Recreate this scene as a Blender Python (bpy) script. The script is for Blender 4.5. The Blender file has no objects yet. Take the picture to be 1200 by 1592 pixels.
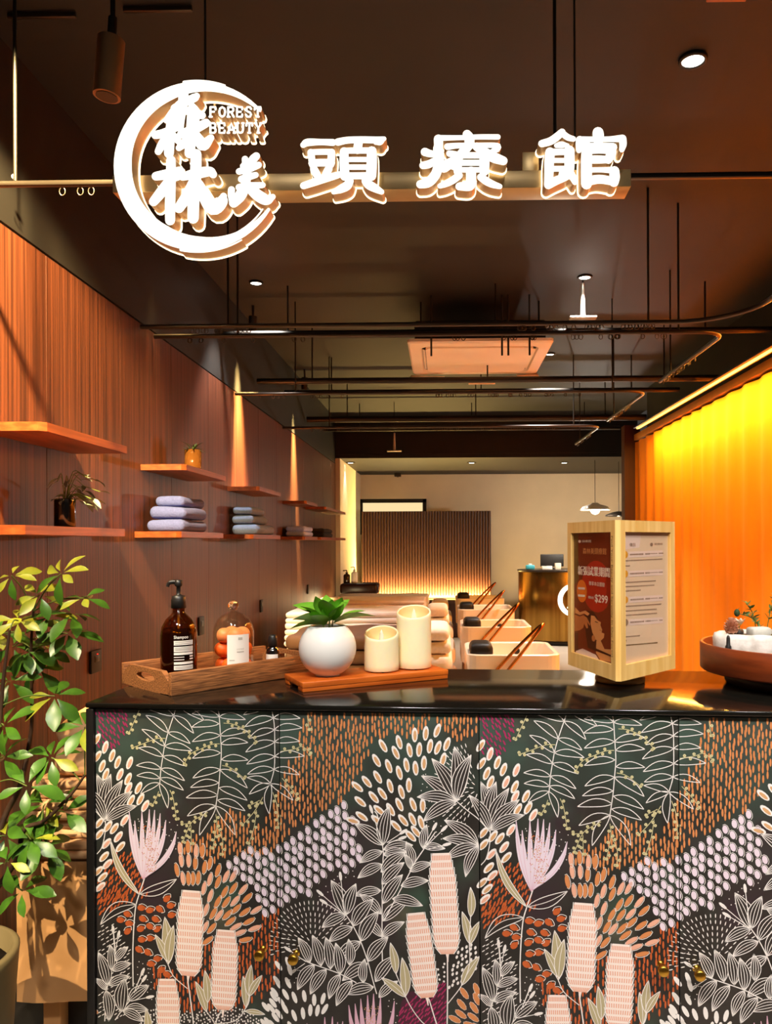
import bpy, bmesh, math, random
from mathutils import Vector, Matrix
random.seed(7)
PI = math.pi
SC = bpy.context.scene
COL = SC.collection

# ------------------------------------------------------------------ camera, world, exposure
F, PPX, PPY = 1200.0, 669.05, 843.0
CAM = Vector((0, 0, 1.4))
YAW, ROLL = math.radians(1.0), -0.0042
CM = Matrix.Rotation(YAW, 3, 'Z') @ Matrix.Rotation(PI / 2, 3, 'X') @ Matrix.Rotation(ROLL, 3, 'Z')
cd = bpy.data.cameras.new('camera'); cam = bpy.data.objects.new('camera', cd); COL.objects.link(cam)
cam.matrix_world = Matrix.Translation(CAM) @ CM.to_4x4()
cd.sensor_fit = 'HORIZONTAL'; cd.sensor_width = 36; cd.lens = 36 * F / 1200
cd.shift_x = (600 - PPX) / 1200; cd.shift_y = (PPY - 796) / 1200
cd.clip_start = 0.02; cd.clip_end = 60
SC.camera = cam
SC.view_settings.view_transform = 'Standard'; SC.view_settings.look = 'None'
SC.view_settings.gamma = 1; SC.view_settings.exposure = 0.0
SC.view_settings.use_curve_mapping = False
wd = bpy.data.worlds.new('World'); SC.world = wd; wd.use_nodes = True
wd.node_tree.nodes['Background'].inputs[0].default_value = (1, .86, .74, 1)
wd.node_tree.nodes['Background'].inputs[1].default_value = 0.05

def lamp(kind, name, loc, target, energy, color, size=.1, angle=60, blend=.5, parent=None, size_y=None):
    l = bpy.data.lights.new(name, kind); l.energy = energy; l.color = color
    if kind == 'AREA':
        l.size = size
        if size_y: l.shape = 'RECTANGLE'; l.size_y = size_y
    else:
        l.shadow_soft_size = size
    if kind == 'SPOT': l.spot_size = math.radians(angle); l.spot_blend = blend
    o = bpy.data.objects.new(name, l); COL.objects.link(o)
    loc = Vector(loc); q = (Vector(target) - loc).to_track_quat('-Z', 'Y')
    if parent: o.parent = parent; o.location = loc - parent.location
    else: o.location = loc
    o.rotation_mode = 'QUATERNION'; o.rotation_quaternion = q
    return o
# mall concourse lighting in front of the shop
for _x in (-.55, .25, 1.05, 1.85):
    lamp('SPOT', 'concourse_light', (_x, .15, 3.0), (_x * .9 + .05, 1.62, .62), 165, (1, .94, .88), .12, 62, .7)

lamp('SPOT', 'bench_fill_spot', (-1.22, .1, 2.3), (-1.04, 2.15, .36), 460, (1, .80, .52), .012, 17, .5)  # added bare fill spot, no real fitting: brightens the bench and plant
def ray(px, py):
    return CM @ Vector(((px - PPX) / F, -(py - PPY) / F, -1))
def W(px, py, d):                     # the point seen at a pixel, on the plane Y = d
    r = ray(px, py); return CAM + r * (d / r.y)
def onz(px, py, z):                   # the point seen at a pixel, at height z
    r = ray(px, py); return CAM + r * ((z - CAM.z) / r.z)
def onx(px, py, x):
    r = ray(px, py); return CAM + r * (x / r.x)

# ------------------------------------------------------------------ materials
def lin(c):
    if isinstance(c, str): c = [int(c[i:i + 2], 16) / 255 for i in (0, 2, 4)]
    return tuple(x / 12.92 if x <= .04045 else ((x + .055) / 1.055) ** 2.4 for x in c) + (1,)
MATS = {}
def mat(name, col, rough=.5, metal=0, var=0, scale=20, bump=0, emit=0, trans=0, ior=1.45, spec=None, sss=0, coat=0, stretch=None, col2=None, alpha=None, detail=4, coord='Object'):
    if name in MATS: return MATS[name]
    m = bpy.data.materials.new(name); m.use_nodes = True; nt = m.node_tree
    b = nt.nodes['Principled BSDF']
    b.inputs['Base Color'].default_value = lin(col); b.inputs['Roughness'].default_value = rough
    b.inputs['Metallic'].default_value = metal; b.inputs['IOR'].default_value = ior
    if trans: b.inputs['Transmission Weight'].default_value = trans
    if spec is not None: b.inputs['Specular IOR Level'].default_value = spec
    if coat: b.inputs['Coat Weight'].default_value = coat; b.inputs['Coat Roughness'].default_value = .1
    if sss: b.inputs['Subsurface Weight'].default_value = sss; b.inputs['Subsurface Radius'].default_value = (.02, .012, .006)
    if emit: b.inputs['Emission Color'].default_value = lin(col); b.inputs['Emission Strength'].default_value = emit
    if alpha is not None: b.inputs['Alpha'].default_value = alpha
    if var or bump or col2:
        tc = nt.nodes.new('ShaderNodeTexCoord'); mp = nt.nodes.new('ShaderNodeMapping')
        nt.links.new(tc.outputs[coord], mp.inputs[0])
        if stretch: mp.inputs['Scale'].default_value = stretch
        nz = nt.nodes.new('ShaderNodeTexNoise'); nz.inputs['Scale'].default_value = scale; nz.inputs['Detail'].default_value = detail
        nt.links.new(mp.outputs[0], nz.inputs['Vector'])
        if var or col2:
            mx = nt.nodes.new('ShaderNodeMix'); mx.data_type = 'RGBA'
            c1 = lin(col)
            c2 = lin(col2) if col2 else tuple(x * (1 - var) for x in c1[:3]) + (1,)
            mx.inputs[6].default_value = c1; mx.inputs[7].default_value = c2
            rp = nt.nodes.new('ShaderNodeMapRange'); rp.inputs[1].default_value = .35; rp.inputs[2].default_value = .65
            nt.links.new(nz.outputs[0], rp.inputs[0]); nt.links.new(rp.outputs[0], mx.inputs[0])
            nt.links.new(mx.outputs[2], b.inputs['Base Color'])
        if bump:
            bp = nt.nodes.new('ShaderNodeBump'); bp.inputs['Strength'].default_value = bump; bp.inputs['Distance'].default_value = .004
            nt.links.new(nz.outputs[0], bp.inputs['Height']); nt.links.new(bp.outputs[0], b.inputs['Normal'])
    MATS[name] = m
    return m
def emis(name, col, s):
    if name in MATS: return MATS[name]
    m = bpy.data.materials.new(name); m.use_nodes = True; nt = m.node_tree
    nt.nodes.remove(nt.nodes['Principled BSDF'])
    e = nt.nodes.new('ShaderNodeEmission'); e.inputs[0].default_value = lin(col); e.inputs[1].default_value = s
    nt.links.new(e.outputs[0], nt.nodes['Material Output'].inputs[0]); MATS[name] = m
    return m

def thin_glass(name, tint, gloss=.9, ior=1.35, rough=.02):
    if name in MATS: return MATS[name]
    m = bpy.data.materials.new(name); m.use_nodes = True; nt = m.node_tree; nt.nodes.remove(nt.nodes['Principled BSDF'])
    tr_ = nt.nodes.new('ShaderNodeBsdfTransparent'); tr_.inputs[0].default_value = lin(tint)
    gl_ = nt.nodes.new('ShaderNodeBsdfGlossy'); gl_.inputs['Roughness'].default_value = rough; gl_.inputs[0].default_value = (gloss, gloss, gloss, 1)
    fr = nt.nodes.new('ShaderNodeFresnel'); fr.inputs[0].default_value = ior; mx = nt.nodes.new('ShaderNodeMixShader')
    ge = nt.nodes.new('ShaderNodeNewGeometry'); iv = nt.nodes.new('ShaderNodeMath'); iv.operation = 'SUBTRACT'; iv.inputs[0].default_value = 1; nt.links.new(ge.outputs['Backfacing'], iv.inputs[1])
    mu = nt.nodes.new('ShaderNodeMath'); mu.operation = 'MULTIPLY'; nt.links.new(fr.outputs[0], mu.inputs[0]); nt.links.new(iv.outputs[0], mu.inputs[1])
    nt.links.new(mu.outputs[0], mx.inputs[0]); nt.links.new(tr_.outputs[0], mx.inputs[1]); nt.links.new(gl_.outputs[0], mx.inputs[2])
    nt.links.new(mx.outputs[0], nt.nodes['Material Output'].inputs[0]); MATS[name] = m
    return m
M_wallwood = mat('wall_wood', '5e301b', .45, col2='30150a', scale=1.0, stretch=(1, 70, 1.0), bump=.3, detail=8)
M_black = mat('black_paint', '16120f', .55, var=.3, scale=6)
M_ceil = mat('ceiling_black', '1d1918', .6, col2='131110', scale=1.5, bump=.15)
M_cream = mat('cream_plaster', 'd9c7aa', .8, var=.06, scale=3, bump=.08)
M_floor = mat('floor_tile', 'cfc4b6', .35, var=.1, scale=3)
M_shelf = mat('shelf_wood', '8e4420', .4, col2='6c3014', scale=4, stretch=(8, 1, 20), bump=.1)
M_ctop = mat('counter_black', '15130f', .12, var=.2, scale=60)
M_cframe = mat('counter_frame', '1b1816', .32, var=.1, scale=30)
M_curtain = mat('orange_curtain', 'ff9a0c', .8, var=.08, scale=3, stretch=(1, 4, .6), bump=.05)
M_steel = mat('steel', 'b9b4ad', .3, 1)
M_darkmetal = mat('dark_metal', '3a332d', .35, .8, var=.2, scale=30)
M_whitepl = mat('white_plastic', 'ece6dc', .45, var=.04, scale=8)
M_gold = mat('brass', 'c99a3c', .28, 1, var=.08, scale=40)
M_white = mat('white_ceramic', 'f4f0e8', .3, var=.03, scale=6)

# ------------------------------------------------------------------ mesh helpers
class MB:
    def __init__(s): s.v = []; s.f = []; s.m = []; s.sm = []
    def add(s, vs, fs, mi=0, smooth=False):
        n = len(s.v); s.v += [tuple(v) for v in vs]
        for f in fs: s.f.append([i + n for i in f]); s.m.append(mi); s.sm.append(smooth)
        return s
    def box(s, c, d, mi=0, bev=0, rz=0, seg=2, rot=None, taper=None):
        c = Vector(c); R = rot if rot is not None else Matrix.Rotation(rz, 3, 'Z')
        bm = bmesh.new(); bmesh.ops.create_cube(bm, size=1)
        for v in bm.verts:
            v.co = Vector((v.co.x * d[0], v.co.y * d[1], v.co.z * d[2]))
            if taper and v.co.z > 0: v.co.x *= taper; v.co.y *= taper
        if bev: bmesh.ops.bevel(bm, geom=bm.edges[:], offset=min(bev, min(d) * .49), segments=seg, profile=.5, affect='EDGES')
        bm.verts.index_update()
        s.add([c + R @ v.co for v in bm.verts], [[v.index for v in f.verts] for f in bm.faces], mi, bev > 0 and seg > 1)
        bm.free(); return s
    def lathe(s, prof, c=(0, 0, 0), n=32, mi=0, smooth=True, sx=1, sy=1, cap=True):
        vs = []; fs = []; k = len(prof)
        for r, z in prof:
            for i in range(n):
                a = 2 * PI * i / n; vs.append((c[0] + r * sx * math.cos(a), c[1] + r * sy * math.sin(a), c[2] + z))
        for j in range(k - 1):
            for i in range(n):
                i2 = (i + 1) % n; fs.append([j * n + i, j * n + i2, (j + 1) * n + i2, (j + 1) * n + i])
        s.add(vs, fs, mi, smooth)
        if cap:
            for j, flip in ((0, True), (k - 1, False)):
                if prof[j][0] > 1e-5:
                    q = vs[j * n:(j + 1) * n]; s.add(q, [list(range(n))[::-1] if flip else list(range(n))], mi, False)
        return s
    def tube(s, pts, r, n=8, mi=0, closed=False):
        pts = [Vector(p) for p in pts]; k = len(pts); rs = r if isinstance(r, (list, tuple)) else [r] * k
        vs = []; fs = []; up = Vector((0, 0, 1)); prev = None
        for j in range(k):
            a = pts[j - 1] if (j or closed) else pts[j]; b = pts[(j + 1) % k] if (j < k - 1 or closed) else pts[j]
            t = (b - a).normalized()
            if prev is None:
                u = t.cross(up)
                if u.length < .05: u = t.cross(Vector((1, 0, 0)))
            else: u = prev - t * prev.dot(t)
            u.normalize(); prev = u; w = t.cross(u)
            for i in range(n):
                an = 2 * PI * i / n; vs.append(pts[j] + (u * math.cos(an) + w * math.sin(an)) * rs[j])
        for j in range(k if closed else k - 1):
            for i in range(n):
                i2 = (i + 1) % n; j2 = (j + 1) % k
                fs.append([j * n + i, j * n + i2, j2 * n + i2, j2 * n + i])
        s.add(vs, fs, mi, True)
        if not closed: s.add(vs[:n], [list(range(n))[::-1]], mi); s.add(vs[-n:], [list(range(n))], mi)
        return s
    def sphere(s, c, r, n=16, mi=0, sz=1, seg=None):
        k = seg or n // 2
        return s.lathe([(max(1e-6, r * math.sin(PI * j / k)), -r * sz * math.cos(PI * j / k)) for j in range(k + 1)], c, n, mi, cap=False)
    def prism(s, poly, z0, z1, mi=0, axis='z', smooth=False):
        n = len(poly)
        f = {'z': lambda p, h: (p[0], p[1], h), 'y': lambda p, h: (p[0], h, p[1]), 'x': lambda p, h: (h, p[0], p[1])}[axis]
        vs = [f(p, z0) for p in poly] + [f(p, z1) for p in poly]
        fs = [[i, (i + 1) % n, n + (i + 1) % n, n + i] for i in range(n)] + [list(range(n))[::-1], list(range(n, 2 * n))]
        return s.add(vs, fs, mi, smooth)
    def build(s, name, mats, parent=None, world=False, loc=None, rz=0, kind=None, fix=True):
        vs = s.v
        if world and parent: o = parent.location; vs = [(v[0] - o.x, v[1] - o.y, v[2] - o.z) for v in vs]
        me = bpy.data.meshes.new(name); me.from_pydata(vs, [], s.f)
        for m in (mats if isinstance(mats, (list, tuple)) else [mats]): me.materials.append(m)
        me.polygons.foreach_set('material_index', s.m); me.polygons.foreach_set('use_smooth', s.sm)
        if fix:
            bm = bmesh.new(); bm.from_mesh(me); bmesh.ops.recalc_face_normals(bm, faces=bm.faces); bm.to_mesh(me); bm.free()
        me.update()
        return link(name, me, parent, loc, rz, kind)
def link(name, me, parent=None, loc=None, rz=0, kind=None):
    o = bpy.data.objects.new(name, me); COL.objects.link(o)
    if parent: o.parent = parent
    if loc is not None: o.location = loc
    o.rotation_euler.z = rz
    if kind: o['kind'] = kind
    return o
def tag(o, label, cat, group=None):
    o['label'] = label; o['category'] = cat
    if group: o['group'] = group
    return o
def thing(name, label, cat, loc, rz=0, group=None):
    o = bpy.data.objects.new(name, None); o.empty_display_size = .05; COL.objects.link(o)
    o.location = loc; o.rotation_euler.z = rz
    return tag(o, label, cat, group)
def dup(o, loc, label, rz=None):
    def rec(a, par):
        c = a.copy(); COL.objects.link(c)
        if par: c.parent = par
        for ch in a.children: rec(ch, c)
        return c
    r = rec(o, None); r.location = loc; r['label'] = label
    if rz is not None: r.rotation_euler.z = rz
    return r
def cr(pts, sub=6):                    # Catmull-Rom through points of any dimension
    P = [Vector(p) for p in pts]; out = []
    for i in range(len(P) - 1):
        a = P[i - 1] if i else P[i] * 2 - P[i + 1]; b = P[i]; c = P[i + 1]; d = P[i + 2] if i + 2 < len(P) else c * 2 - b
        for k in range(sub):
            t = k / sub
            out.append(.5 * ((2 * b) + (c - a) * t + (2 * a - 5 * b + 4 * c - d) * t * t + (3 * b - a - 3 * c + d) * t ** 3))
    out.append(P[-1]); return out
def ribbon(pts):                       # pts: (x, y, width) -> closed outline with round caps
    n = len(pts); L = []; R = []; dirs = []
    for i in range(n):
        a = pts[max(0, i - 1)]; b = pts[min(n - 1, i + 1)]
        t = Vector((b[0] - a[0], b[1] - a[1])); t = t.normalized() if t.length > 1e-9 else Vector((1, 0)); dirs.append(t)
        nx, ny = -t.y, t.x; w = pts[i][2] / 2
        L.append((pts[i][0] + nx * w, pts[i][1] + ny * w)); R.append((pts[i][0] - nx * w, pts[i][1] - ny * w))
    def capp(p, t, w):
        a0 = math.atan2(t.x, -t.y)
        return [(p[0] + w / 2 * math.cos(a0 - PI * k / 6), p[1] + w / 2 * math.sin(a0 - PI * k / 6)) for k in range(1, 6)]
    return L, R, capp(pts[-1], dirs[-1], pts[-1][2]), capp(pts[0], -dirs[0], pts[0][2])
FONTCACHE = {}
def textmesh(body, bold=0.0):          # unit text as verts (x, y) and faces, normalised to its bounding box
    k = (body, bold)
    if k in FONTCACHE: return FONTCACHE[k]
    cu = bpy.data.curves.new('t', 'FONT'); cu.body = body; cu.size = 1; cu.offset = bold; cu.resolution_u = 3; cu.fill_mode = 'FRONT'
    o = bpy.data.objects.new('t', cu); COL.objects.link(o)
    bpy.context.view_layer.update()
    ev = o.evaluated_get(bpy.context.evaluated_depsgraph_get()); me = ev.to_mesh()
    vs = [(v.co.x, v.co.y) for v in me.vertices]; fs = [list(p.vertices) for p in me.polygons]
    ev.to_mesh_clear(); bpy.data.objects.remove(o); bpy.data.curves.remove(cu)
    x0 = min(v[0] for v in vs); x1 = max(v[0] for v in vs); y0 = min(v[1] for v in vs); y1 = max(v[1] for v in vs)
    FONTCACHE[k] = ([((v[0] - x0) / (x1 - x0), (v[1] - y0) / (y1 - y0)) for v in vs], fs)
    return FONTCACHE[k]

# ------------------------------------------------------------------ the room
LX, RX, YB = -1.35, 2.06, 12.0
def slab(name, c, d, m, kind='structure', bev=0): return MB().box((0, 0, 0), d, bev=bev).build(name, m, loc=c, kind=kind)
slab('floor', (.8, 5.5, -.05), (6, 15, .1), M_floor)
slab('ceiling', (.3, 5.4, 3.0), (4.2, 8.4, .1), M_ceil)
slab('trim_1', (.8, 10.85, 2.5), (5.2, 2.5, .1), M_black)            # the lower black ceiling at the back
slab('trim_2', (.3, 9.62, 2.75), (4.2, .06, .5), M_black)            # its fascia
# left wall: wood panels with narrow joints, black band above
wall = MB().box((LX - .06, 5.2, 1.2), (.1, 8.9, 2.4)).build('wall_left', M_black, kind='structure')
pp = None; y = .8; k = 0
while y < 9.55:
    w = min(.6, 9.6 - y)
    if pp is None:
        pp = MB().box((0, 0, 0), (.02, .5985, 2.38), bev=.0015, seg=1).build('panel', M_wallwood, wall, loc=(LX - .008, y + w / 2, 1.19)).data
    elif w > .55: link('panel', pp, wall, (LX - .008, y + w / 2, 1.19))
    else: MB().box((0, 0, 0), (.02, w - .0015, 2.38), bev=.0015, seg=1).build('panel', M_wallwood, wall, loc=(LX - .008, y + w / 2, 1.19))
    y += .6
slab('trim_3', (LX - .05, 5.2, 2.67), (.1, 8.9, .56), M_black)
slab('wall_end', (LX + .03, 10.8, 1.23), (.06, 2.4, 2.45), M_cream)
slab('wall_back', (.8, YB, 1.23), (5.0, .08, 2.45), M_cream)
slab('wall_right', (RX + .05, 4.55, 1.5), (.1, 6.6, 3.0), M_black)
slab('trim_4', (1.95, 8.08, 1.3), (.16, .14, 2.6), mat('dark_red_wood', '4a1c10', .45, var=.2, scale=5, stretch=(8, 8, .6)))
slab('wall_side', (2.93, 9.9, 1.23), (.06, 4.1, 2.45), M_cream)

# orange curtain with its light cove
cx = 1.98
def pleats(y0, y1, z0, z1, x, amp, per, th):
    m = MB(); n = int((y1 - y0) / per * 10); a = []; 
    for i in range(n + 1):
        yy = y0 + (y1 - y0) * i / n; ph = 2 * PI * yy / per
        a.append((x + amp * math.sin(ph + .8 * math.sin(yy * 3.1)) * (1 + .3 * math.sin(yy * 5.3)), yy))
    zs = [z0 + (z1 - z0) * j / 6 for j in range(7)]
    for j, z in enumerate(zs):
        pass
    for off, flip in ((0, 0), (th, 1)):
        vs = [(p[0] + off, p[1], z) for z in zs for p in a]
        fs = [[j * (n + 1) + i, j * (n + 1) + i + 1, (j + 1) * (n + 1) + i + 1, (j + 1) * (n + 1) + i] for j in range(6) for i in range(n)]
        m.add(vs, fs, 0, True)
    return m
cu = thing('curtain', 'long floor length yellow orange pleated curtain glowing under the light strip', 'curtain', (cx, 5.6, .02))
pleats(2.4, 8.0, .02, 2.42, cx, .011, .27, .004).build('cloth', M_curtain, cu, world=True, fix=False)
MB().box((cx + .01, 5.2, 2.47), (.05, 5.6, .06), bev=.004).build('pelmet', mat('orange_pelmet', 'd88a2a', .6, var=.1, scale=9), cu, world=True)
led = thing('light_strip', 'bright yellow light strip running along the top of the orange curtain', 'light', (1.80, 4.8, 2.44))
MB().box((1.80, 4.8, 2.455), (.07, 4.8, .012), bev=.002).build('channel', M_darkmetal, led, world=True)
MB().box((1.80, 4.8, 2.4455), (.022, 4.78, .007), bev=.002).build('diffuser', emis('led_yellow', 'ffc24a', 6), led, world=True)
for i in range(6):
    yy = 2.8 + i * .8
    lamp('AREA', 'strip_light', (1.80, yy, 2.435), (1.87, yy, .0), 22, (1, .46, .07), .03, parent=led, size_y=.79)
for o in list(led.children):
    if o.type == 'LIGHT':                      # long side of each strip lamp lies along the wall
        o.data.size, o.data.size_y = .79, .03
        zax = -(Vector((1.86, 0, .0)) - Vector((1.80, 0, 2.435))).normalized(); xax = Vector((0, 1, 0)); yax = zax.cross(xax)
        o.rotation_quaternion = Matrix((xax, yax, zax)).transposed().to_quaternion()

# ------------------------------------------------------------------ counter with printed doors
CA = math.radians(3.5)
O = W(148, 1101, 1.60); PS = .8 / 604
cab = thing('counter', 'black reception counter with four doors printed with wildflowers', 'counter', (O.x, O.y, 0), -CA)
ZT = O.z + .013                                # top of the counter
def cl(u, v): a = CA; return Vector((O.x + u * math.cos(a) + v * math.sin(a), O.y - u * math.sin(a) + v * math.cos(a)))
DH = .92; Z0 = O.z - DH
MB().box((.80, .235, (O.z + Z0) / 2), (1.598, .42, DH), bev=.001, seg=1).build('body', M_cframe, cab)
MB().box((.80, .225, O.z + .0075), (1.634, .470, .011), bev=.003).build('top', M_ctop, cab)
for u in (-.0085, 1.6085): MB().box((u, .22, (O.z + .001) / 2), (.016, .456, O.z - .001), bev=.0015).build('side_panel', M_cframe, cab)
MB().box((.80, .2, Z0 / 2 - .002), (1.598, .36, Z0 - .006)).build('plinth', M_cframe, cab)

# --- the printed pattern, drawn in photo pixels of one door pair (period 604), clipped to each door
M_panel = bpy.data.materials.new('door_print_ground'); M_panel.use_nodes = True
def _pm():
    nt = M_panel.node_tree; b = nt.nodes['Principled BSDF']; b.inputs['Roughness'].default_value = .38
    tc = nt.nodes.new('ShaderNodeTexCoord'); c = None
    for sc, col, lo, hi, off in ((5, '3c5545', .48, .7, 0), (7, '3a2a30', .5, .72, 3.3), (6, '6a6550', .62, .8, 7.7), (9, '2a2622', .45, .6, 11)):
        mp = nt.nodes.new('ShaderNodeMapping'); mp.inputs['Location'].default_value = (off, off * .7, off * 1.3); nt.links.new(tc.outputs['Object'], mp.inputs[0])
        nz = nt.nodes.new('ShaderNodeTexNoise'); nz.inputs['Scale'].default_value = sc; nz.inputs['Detail'].default_value = 3; nt.links.new(mp.outputs[0], nz.inputs['Vector'])
        mr = nt.nodes.new('ShaderNodeMapRange'); mr.inputs[1].default_value = lo; mr.inputs[2].default_value = hi; nt.links.new(nz.outputs[0], mr.inputs[0])
        mx = nt.nodes.new('ShaderNodeMix'); mx.data_type = 'RGBA'; mx.inputs[7].default_value = lin(col)
        if c is None: mx.inputs[6].default_value = lin('352f2b')
        else: nt.links.new(c, mx.inputs[6])
        nt.links.new(mr.outputs[0], mx.inputs[0]); c = mx.outputs[2]
    sp = nt.nodes.new('ShaderNodeSeparateXYZ'); nt.links.new(tc.outputs['Object'], sp.inputs[0])      # a painted green wash behind the ferns
    zr = nt.nodes.new('ShaderNodeMapRange'); zr.inputs[1].default_value = -.34; zr.inputs[2].default_value = -.04; nt.links.new(sp.outputs['Z'], zr.inputs[0])
    nz = nt.nodes.new('ShaderNodeTexNoise'); nz.inputs['Scale'].default_value = 6; nt.links.new(tc.outputs['Object'], nz.inputs['Vector'])
    n2 = nt.nodes.new('ShaderNodeMapRange'); n2.inputs[1].default_value = .35; n2.inputs[2].default_value = .65; nt.links.new(nz.outputs[0], n2.inputs[0])
    mu = nt.nodes.new('ShaderNodeMath'); mu.operation = 'MULTIPLY'; nt.links.new(zr.outputs[0], mu.inputs[0]); nt.links.new(n2.outputs[0], mu.inputs[1])
    mx = nt.nodes.new('ShaderNodeMix'); mx.data_type = 'RGBA'; mx.inputs[7].default_value = lin('46584e'); nt.links.new(mu.outputs[0], mx.inputs[0]); nt.links.new(c, mx.inputs[6]); c = mx.outputs[2]
    nt.links.new(c, b.inputs['Base Color'])
_pm()
PM = [mat('print_' + n, c, .45) for n, c in (('white', 'f3ece6'), ('orange', 'd98a52'), ('rust', 'c9602e'), ('lilac', 'ead8e4'), ('magenta', 'a82a5c'), ('cream', 'd9cf9c'), ('peach', 'fdeae0'), ('olive', 'b9ab84'), ('tan', 'd9a673'), ('salmon', 'eeb094'), ('ground', '352f2b'), ('pink', 'dfb0c2'), ('green', '40594a'), ('plum', '4a1f30'))]
WHT, ORA, RUS, LIL, MAG, CRE, PEA, OLI, TAN, SAL, GRD, PNK, GRN, PLU = range(14)
PR = [MB(), MB()]
SEAM = 296.0
DR = [(0, SEAM * PS), (SEAM * PS, .8)]
BASE = [0.0]
def clipx(poly, x, keep_less):
    out = []
    for i in range(len(poly)):
        a, b = poly[i], poly[(i + 1) % len(poly)]
        ia = (a[0] <= x) == keep_less; ib = (b[0] <= x) == keep_less
        if ia: out.append(a)
        if ia != ib: t = (x - a[0]) / (b[0] - a[0]); out.append((x, a[1] + t * (b[1] - a[1])))
    return out
def clipy(poly, y, keep_less): return [(b, a) for a, b in clipx([(q, p) for p, q in poly], y, keep_less)]
def PP(poly, mi, lay):                         # one convex piece in absolute photo pixels of the first pair
    x = [p[0] for p in poly]; yv = [p[1] for p in poly]
    if max(yv) < 1101 or min(yv) > 1780: return
    for wrap in (-604, 0, 604):
        if max(x) + wrap < 148 or min(x) + wrap > 752: continue
        q0 = [((p[0] + wrap - 148) * PS, -(p[1] - 1101) * PS) for p in poly]
        if min(yv) < 1103: q0 = clipy(q0, -.002, True)
        for di in (0, 1):
            a, b = DR[di]; q = q0
            if len(q) < 3: continue
            if min(p[0] for p in q) < a + .001: q = clipx(q, a + .001, False)
            if len(q) > 2 and max(p[0] for p in q) > b - .001: q = clipx(q, b - .001, True)
            if len(q) > 2: PR[di].add([(p[0] - a, -.0003 - .00008 * (lay + BASE[0]), p[1]) for p in q], [list(range(len(q)))], mi)
def line(pts, w, mi=WHT, lay=4):
    n = len(pts)
    if n < 2: return
    L, R, _, _ = ribbon([(p[0], p[1], w if not isinstance(w, (list, tuple)) else w[i]) for i, p in enumerate(pts)])
    for i in range(n - 1): PP([L[i], L[i + 1], R[i + 1], R[i]], mi, lay)
def ell(cx, cy, a, b, ang, mi, lay, n=9):
    c, s = math.cos(math.radians(ang)), math.sin(math.radians(ang))
    PP([(cx + a * math.cos(t) * c - b * math.sin(t) * s, cy + a * math.cos(t) * s + b * math.sin(t) * c) for t in (2 * PI * k / n for k in range(n))], mi, lay)
def dash(cx, cy, l, w, ang, mi, lay=1):        # ang from vertical, clockwise positive
    ell(cx, cy, w / 2, l / 2, ang, mi, lay, 8 if w < 6 else 12)
def leaf(b, t, w=.26, veins=0, fill=None, lw=1.15, bend=.12, col=WHT, lay=4):
    if fill is not None: BASE[0] += .06
    b = Vector(b); t = Vector(t); d = t - b; n = Vector((-d.y, d.x)); L = d.length
    if n.y > 0: n = -n
    mid = lambda s: b + d * s + n * bend * math.sin(PI * s) * .6
    prof = lambda s: w * .5 * math.sin(PI * s ** .85) ** .9 if 0 < s < 1 else 0
    S = [i / 9 for i in range(10)]
    if fill is not None:
        for i in range(9):
            a, c = S[i], S[i + 1]
            PP([mid(a) + n * prof(a), mid(c) + n * prof(c), mid(c) - n * prof(c), mid(a) - n * prof(a)], fill, lay - .03)
    ks = [-1, 1] + ([0] if veins % 2 else []) + ([-.5, .5] if veins >= 2 else [])
    for k in ks: line([mid(s) + n * prof(s) * k for s in S], lw if abs(k) == 1 else lw * .8, col, lay)
def T1(x, y): return (140 + .25833 * x, 1080 + .25833 * y)
def T2(x, y): return (440 + .26667 * x, 1080 + .26667 * y)
def T3(x, y): return (140 + .25833 * x, 1330 + .25833 * y)
def T4(x, y): return (440 + .26667 * x, 1330 + .26667 * y)
def inside(p, poly):
    r = False; j = len(poly) - 1
    for i in range(len(poly)):
        a, b = poly[i], poly[j]
        if (a[1] > p[1]) != (b[1] > p[1]) and p[0] < (b[0] - a[0]) * (p[1] - a[1]) / (b[1] - a[1]) + a[0]: r = not r
        j = i
    return r
def field(poly, sx, sy, fn, jit=.25, stag=True):
    x0 = min(p[0] for p in poly); x1 = max(p[0] for p in poly); y0 = min(p[1] for p in poly); y1 = max(p[1] for p in poly)
    c = 0; x = x0
    while x <= x1:
        y = y0 + (sy / 2 if stag and c % 2 else 0)
        while y <= y1:
            q = (x + random.uniform(-jit, jit) * sx, y + random.uniform(-jit, jit) * sy)
            if inside(q, poly): fn(*q)
            y += sy
        x += sx; c += 1
# dash fields
field([(148, 1101), (206, 1101), (196, 1140), (182, 1165), (150, 1162)], 6.5, 9, lambda x, y: dash(x, y, 9, 2.6, -28, MAG))
od = lambda x, y: dash(x, y, 12.5, 3.1, 0, ORA)
field([T2(*p) for p in ((110, 190), (200, 85), (1165, 85), (1165, 170), (1050, 245), (900, 130), (760, 225), (690, 185), (570, 250), (480, 430), (430, 560), (300, 640), (200, 690), (120, 750), (40, 820), (-20, 830), (-20, 600), (60, 380), (150, 330))], 5.9, 13, od)
field([T1(*p) for p in ((840, 680), (960, 690), (1010, 800), (1170, 660), (1170, 900), (1060, 950), (900, 950), (800, 1000), (580, 940), (570, 900), (720, 820))], 5.9, 13, od)
rd = lambda x, y: dash(x, y, 10, 2.8, 22, RUS)
field([(152, 1368), (186, 1325), (218, 1325), (232, 1395), (215, 1402), (152, 1412)], 6, 10, rd)
field([(150, 1395), (200, 1380), (205, 1402), (150, 1430)], 6, 10, lambda x, y: dash(x, y, 10, 2.8, 30, RUS))
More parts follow.
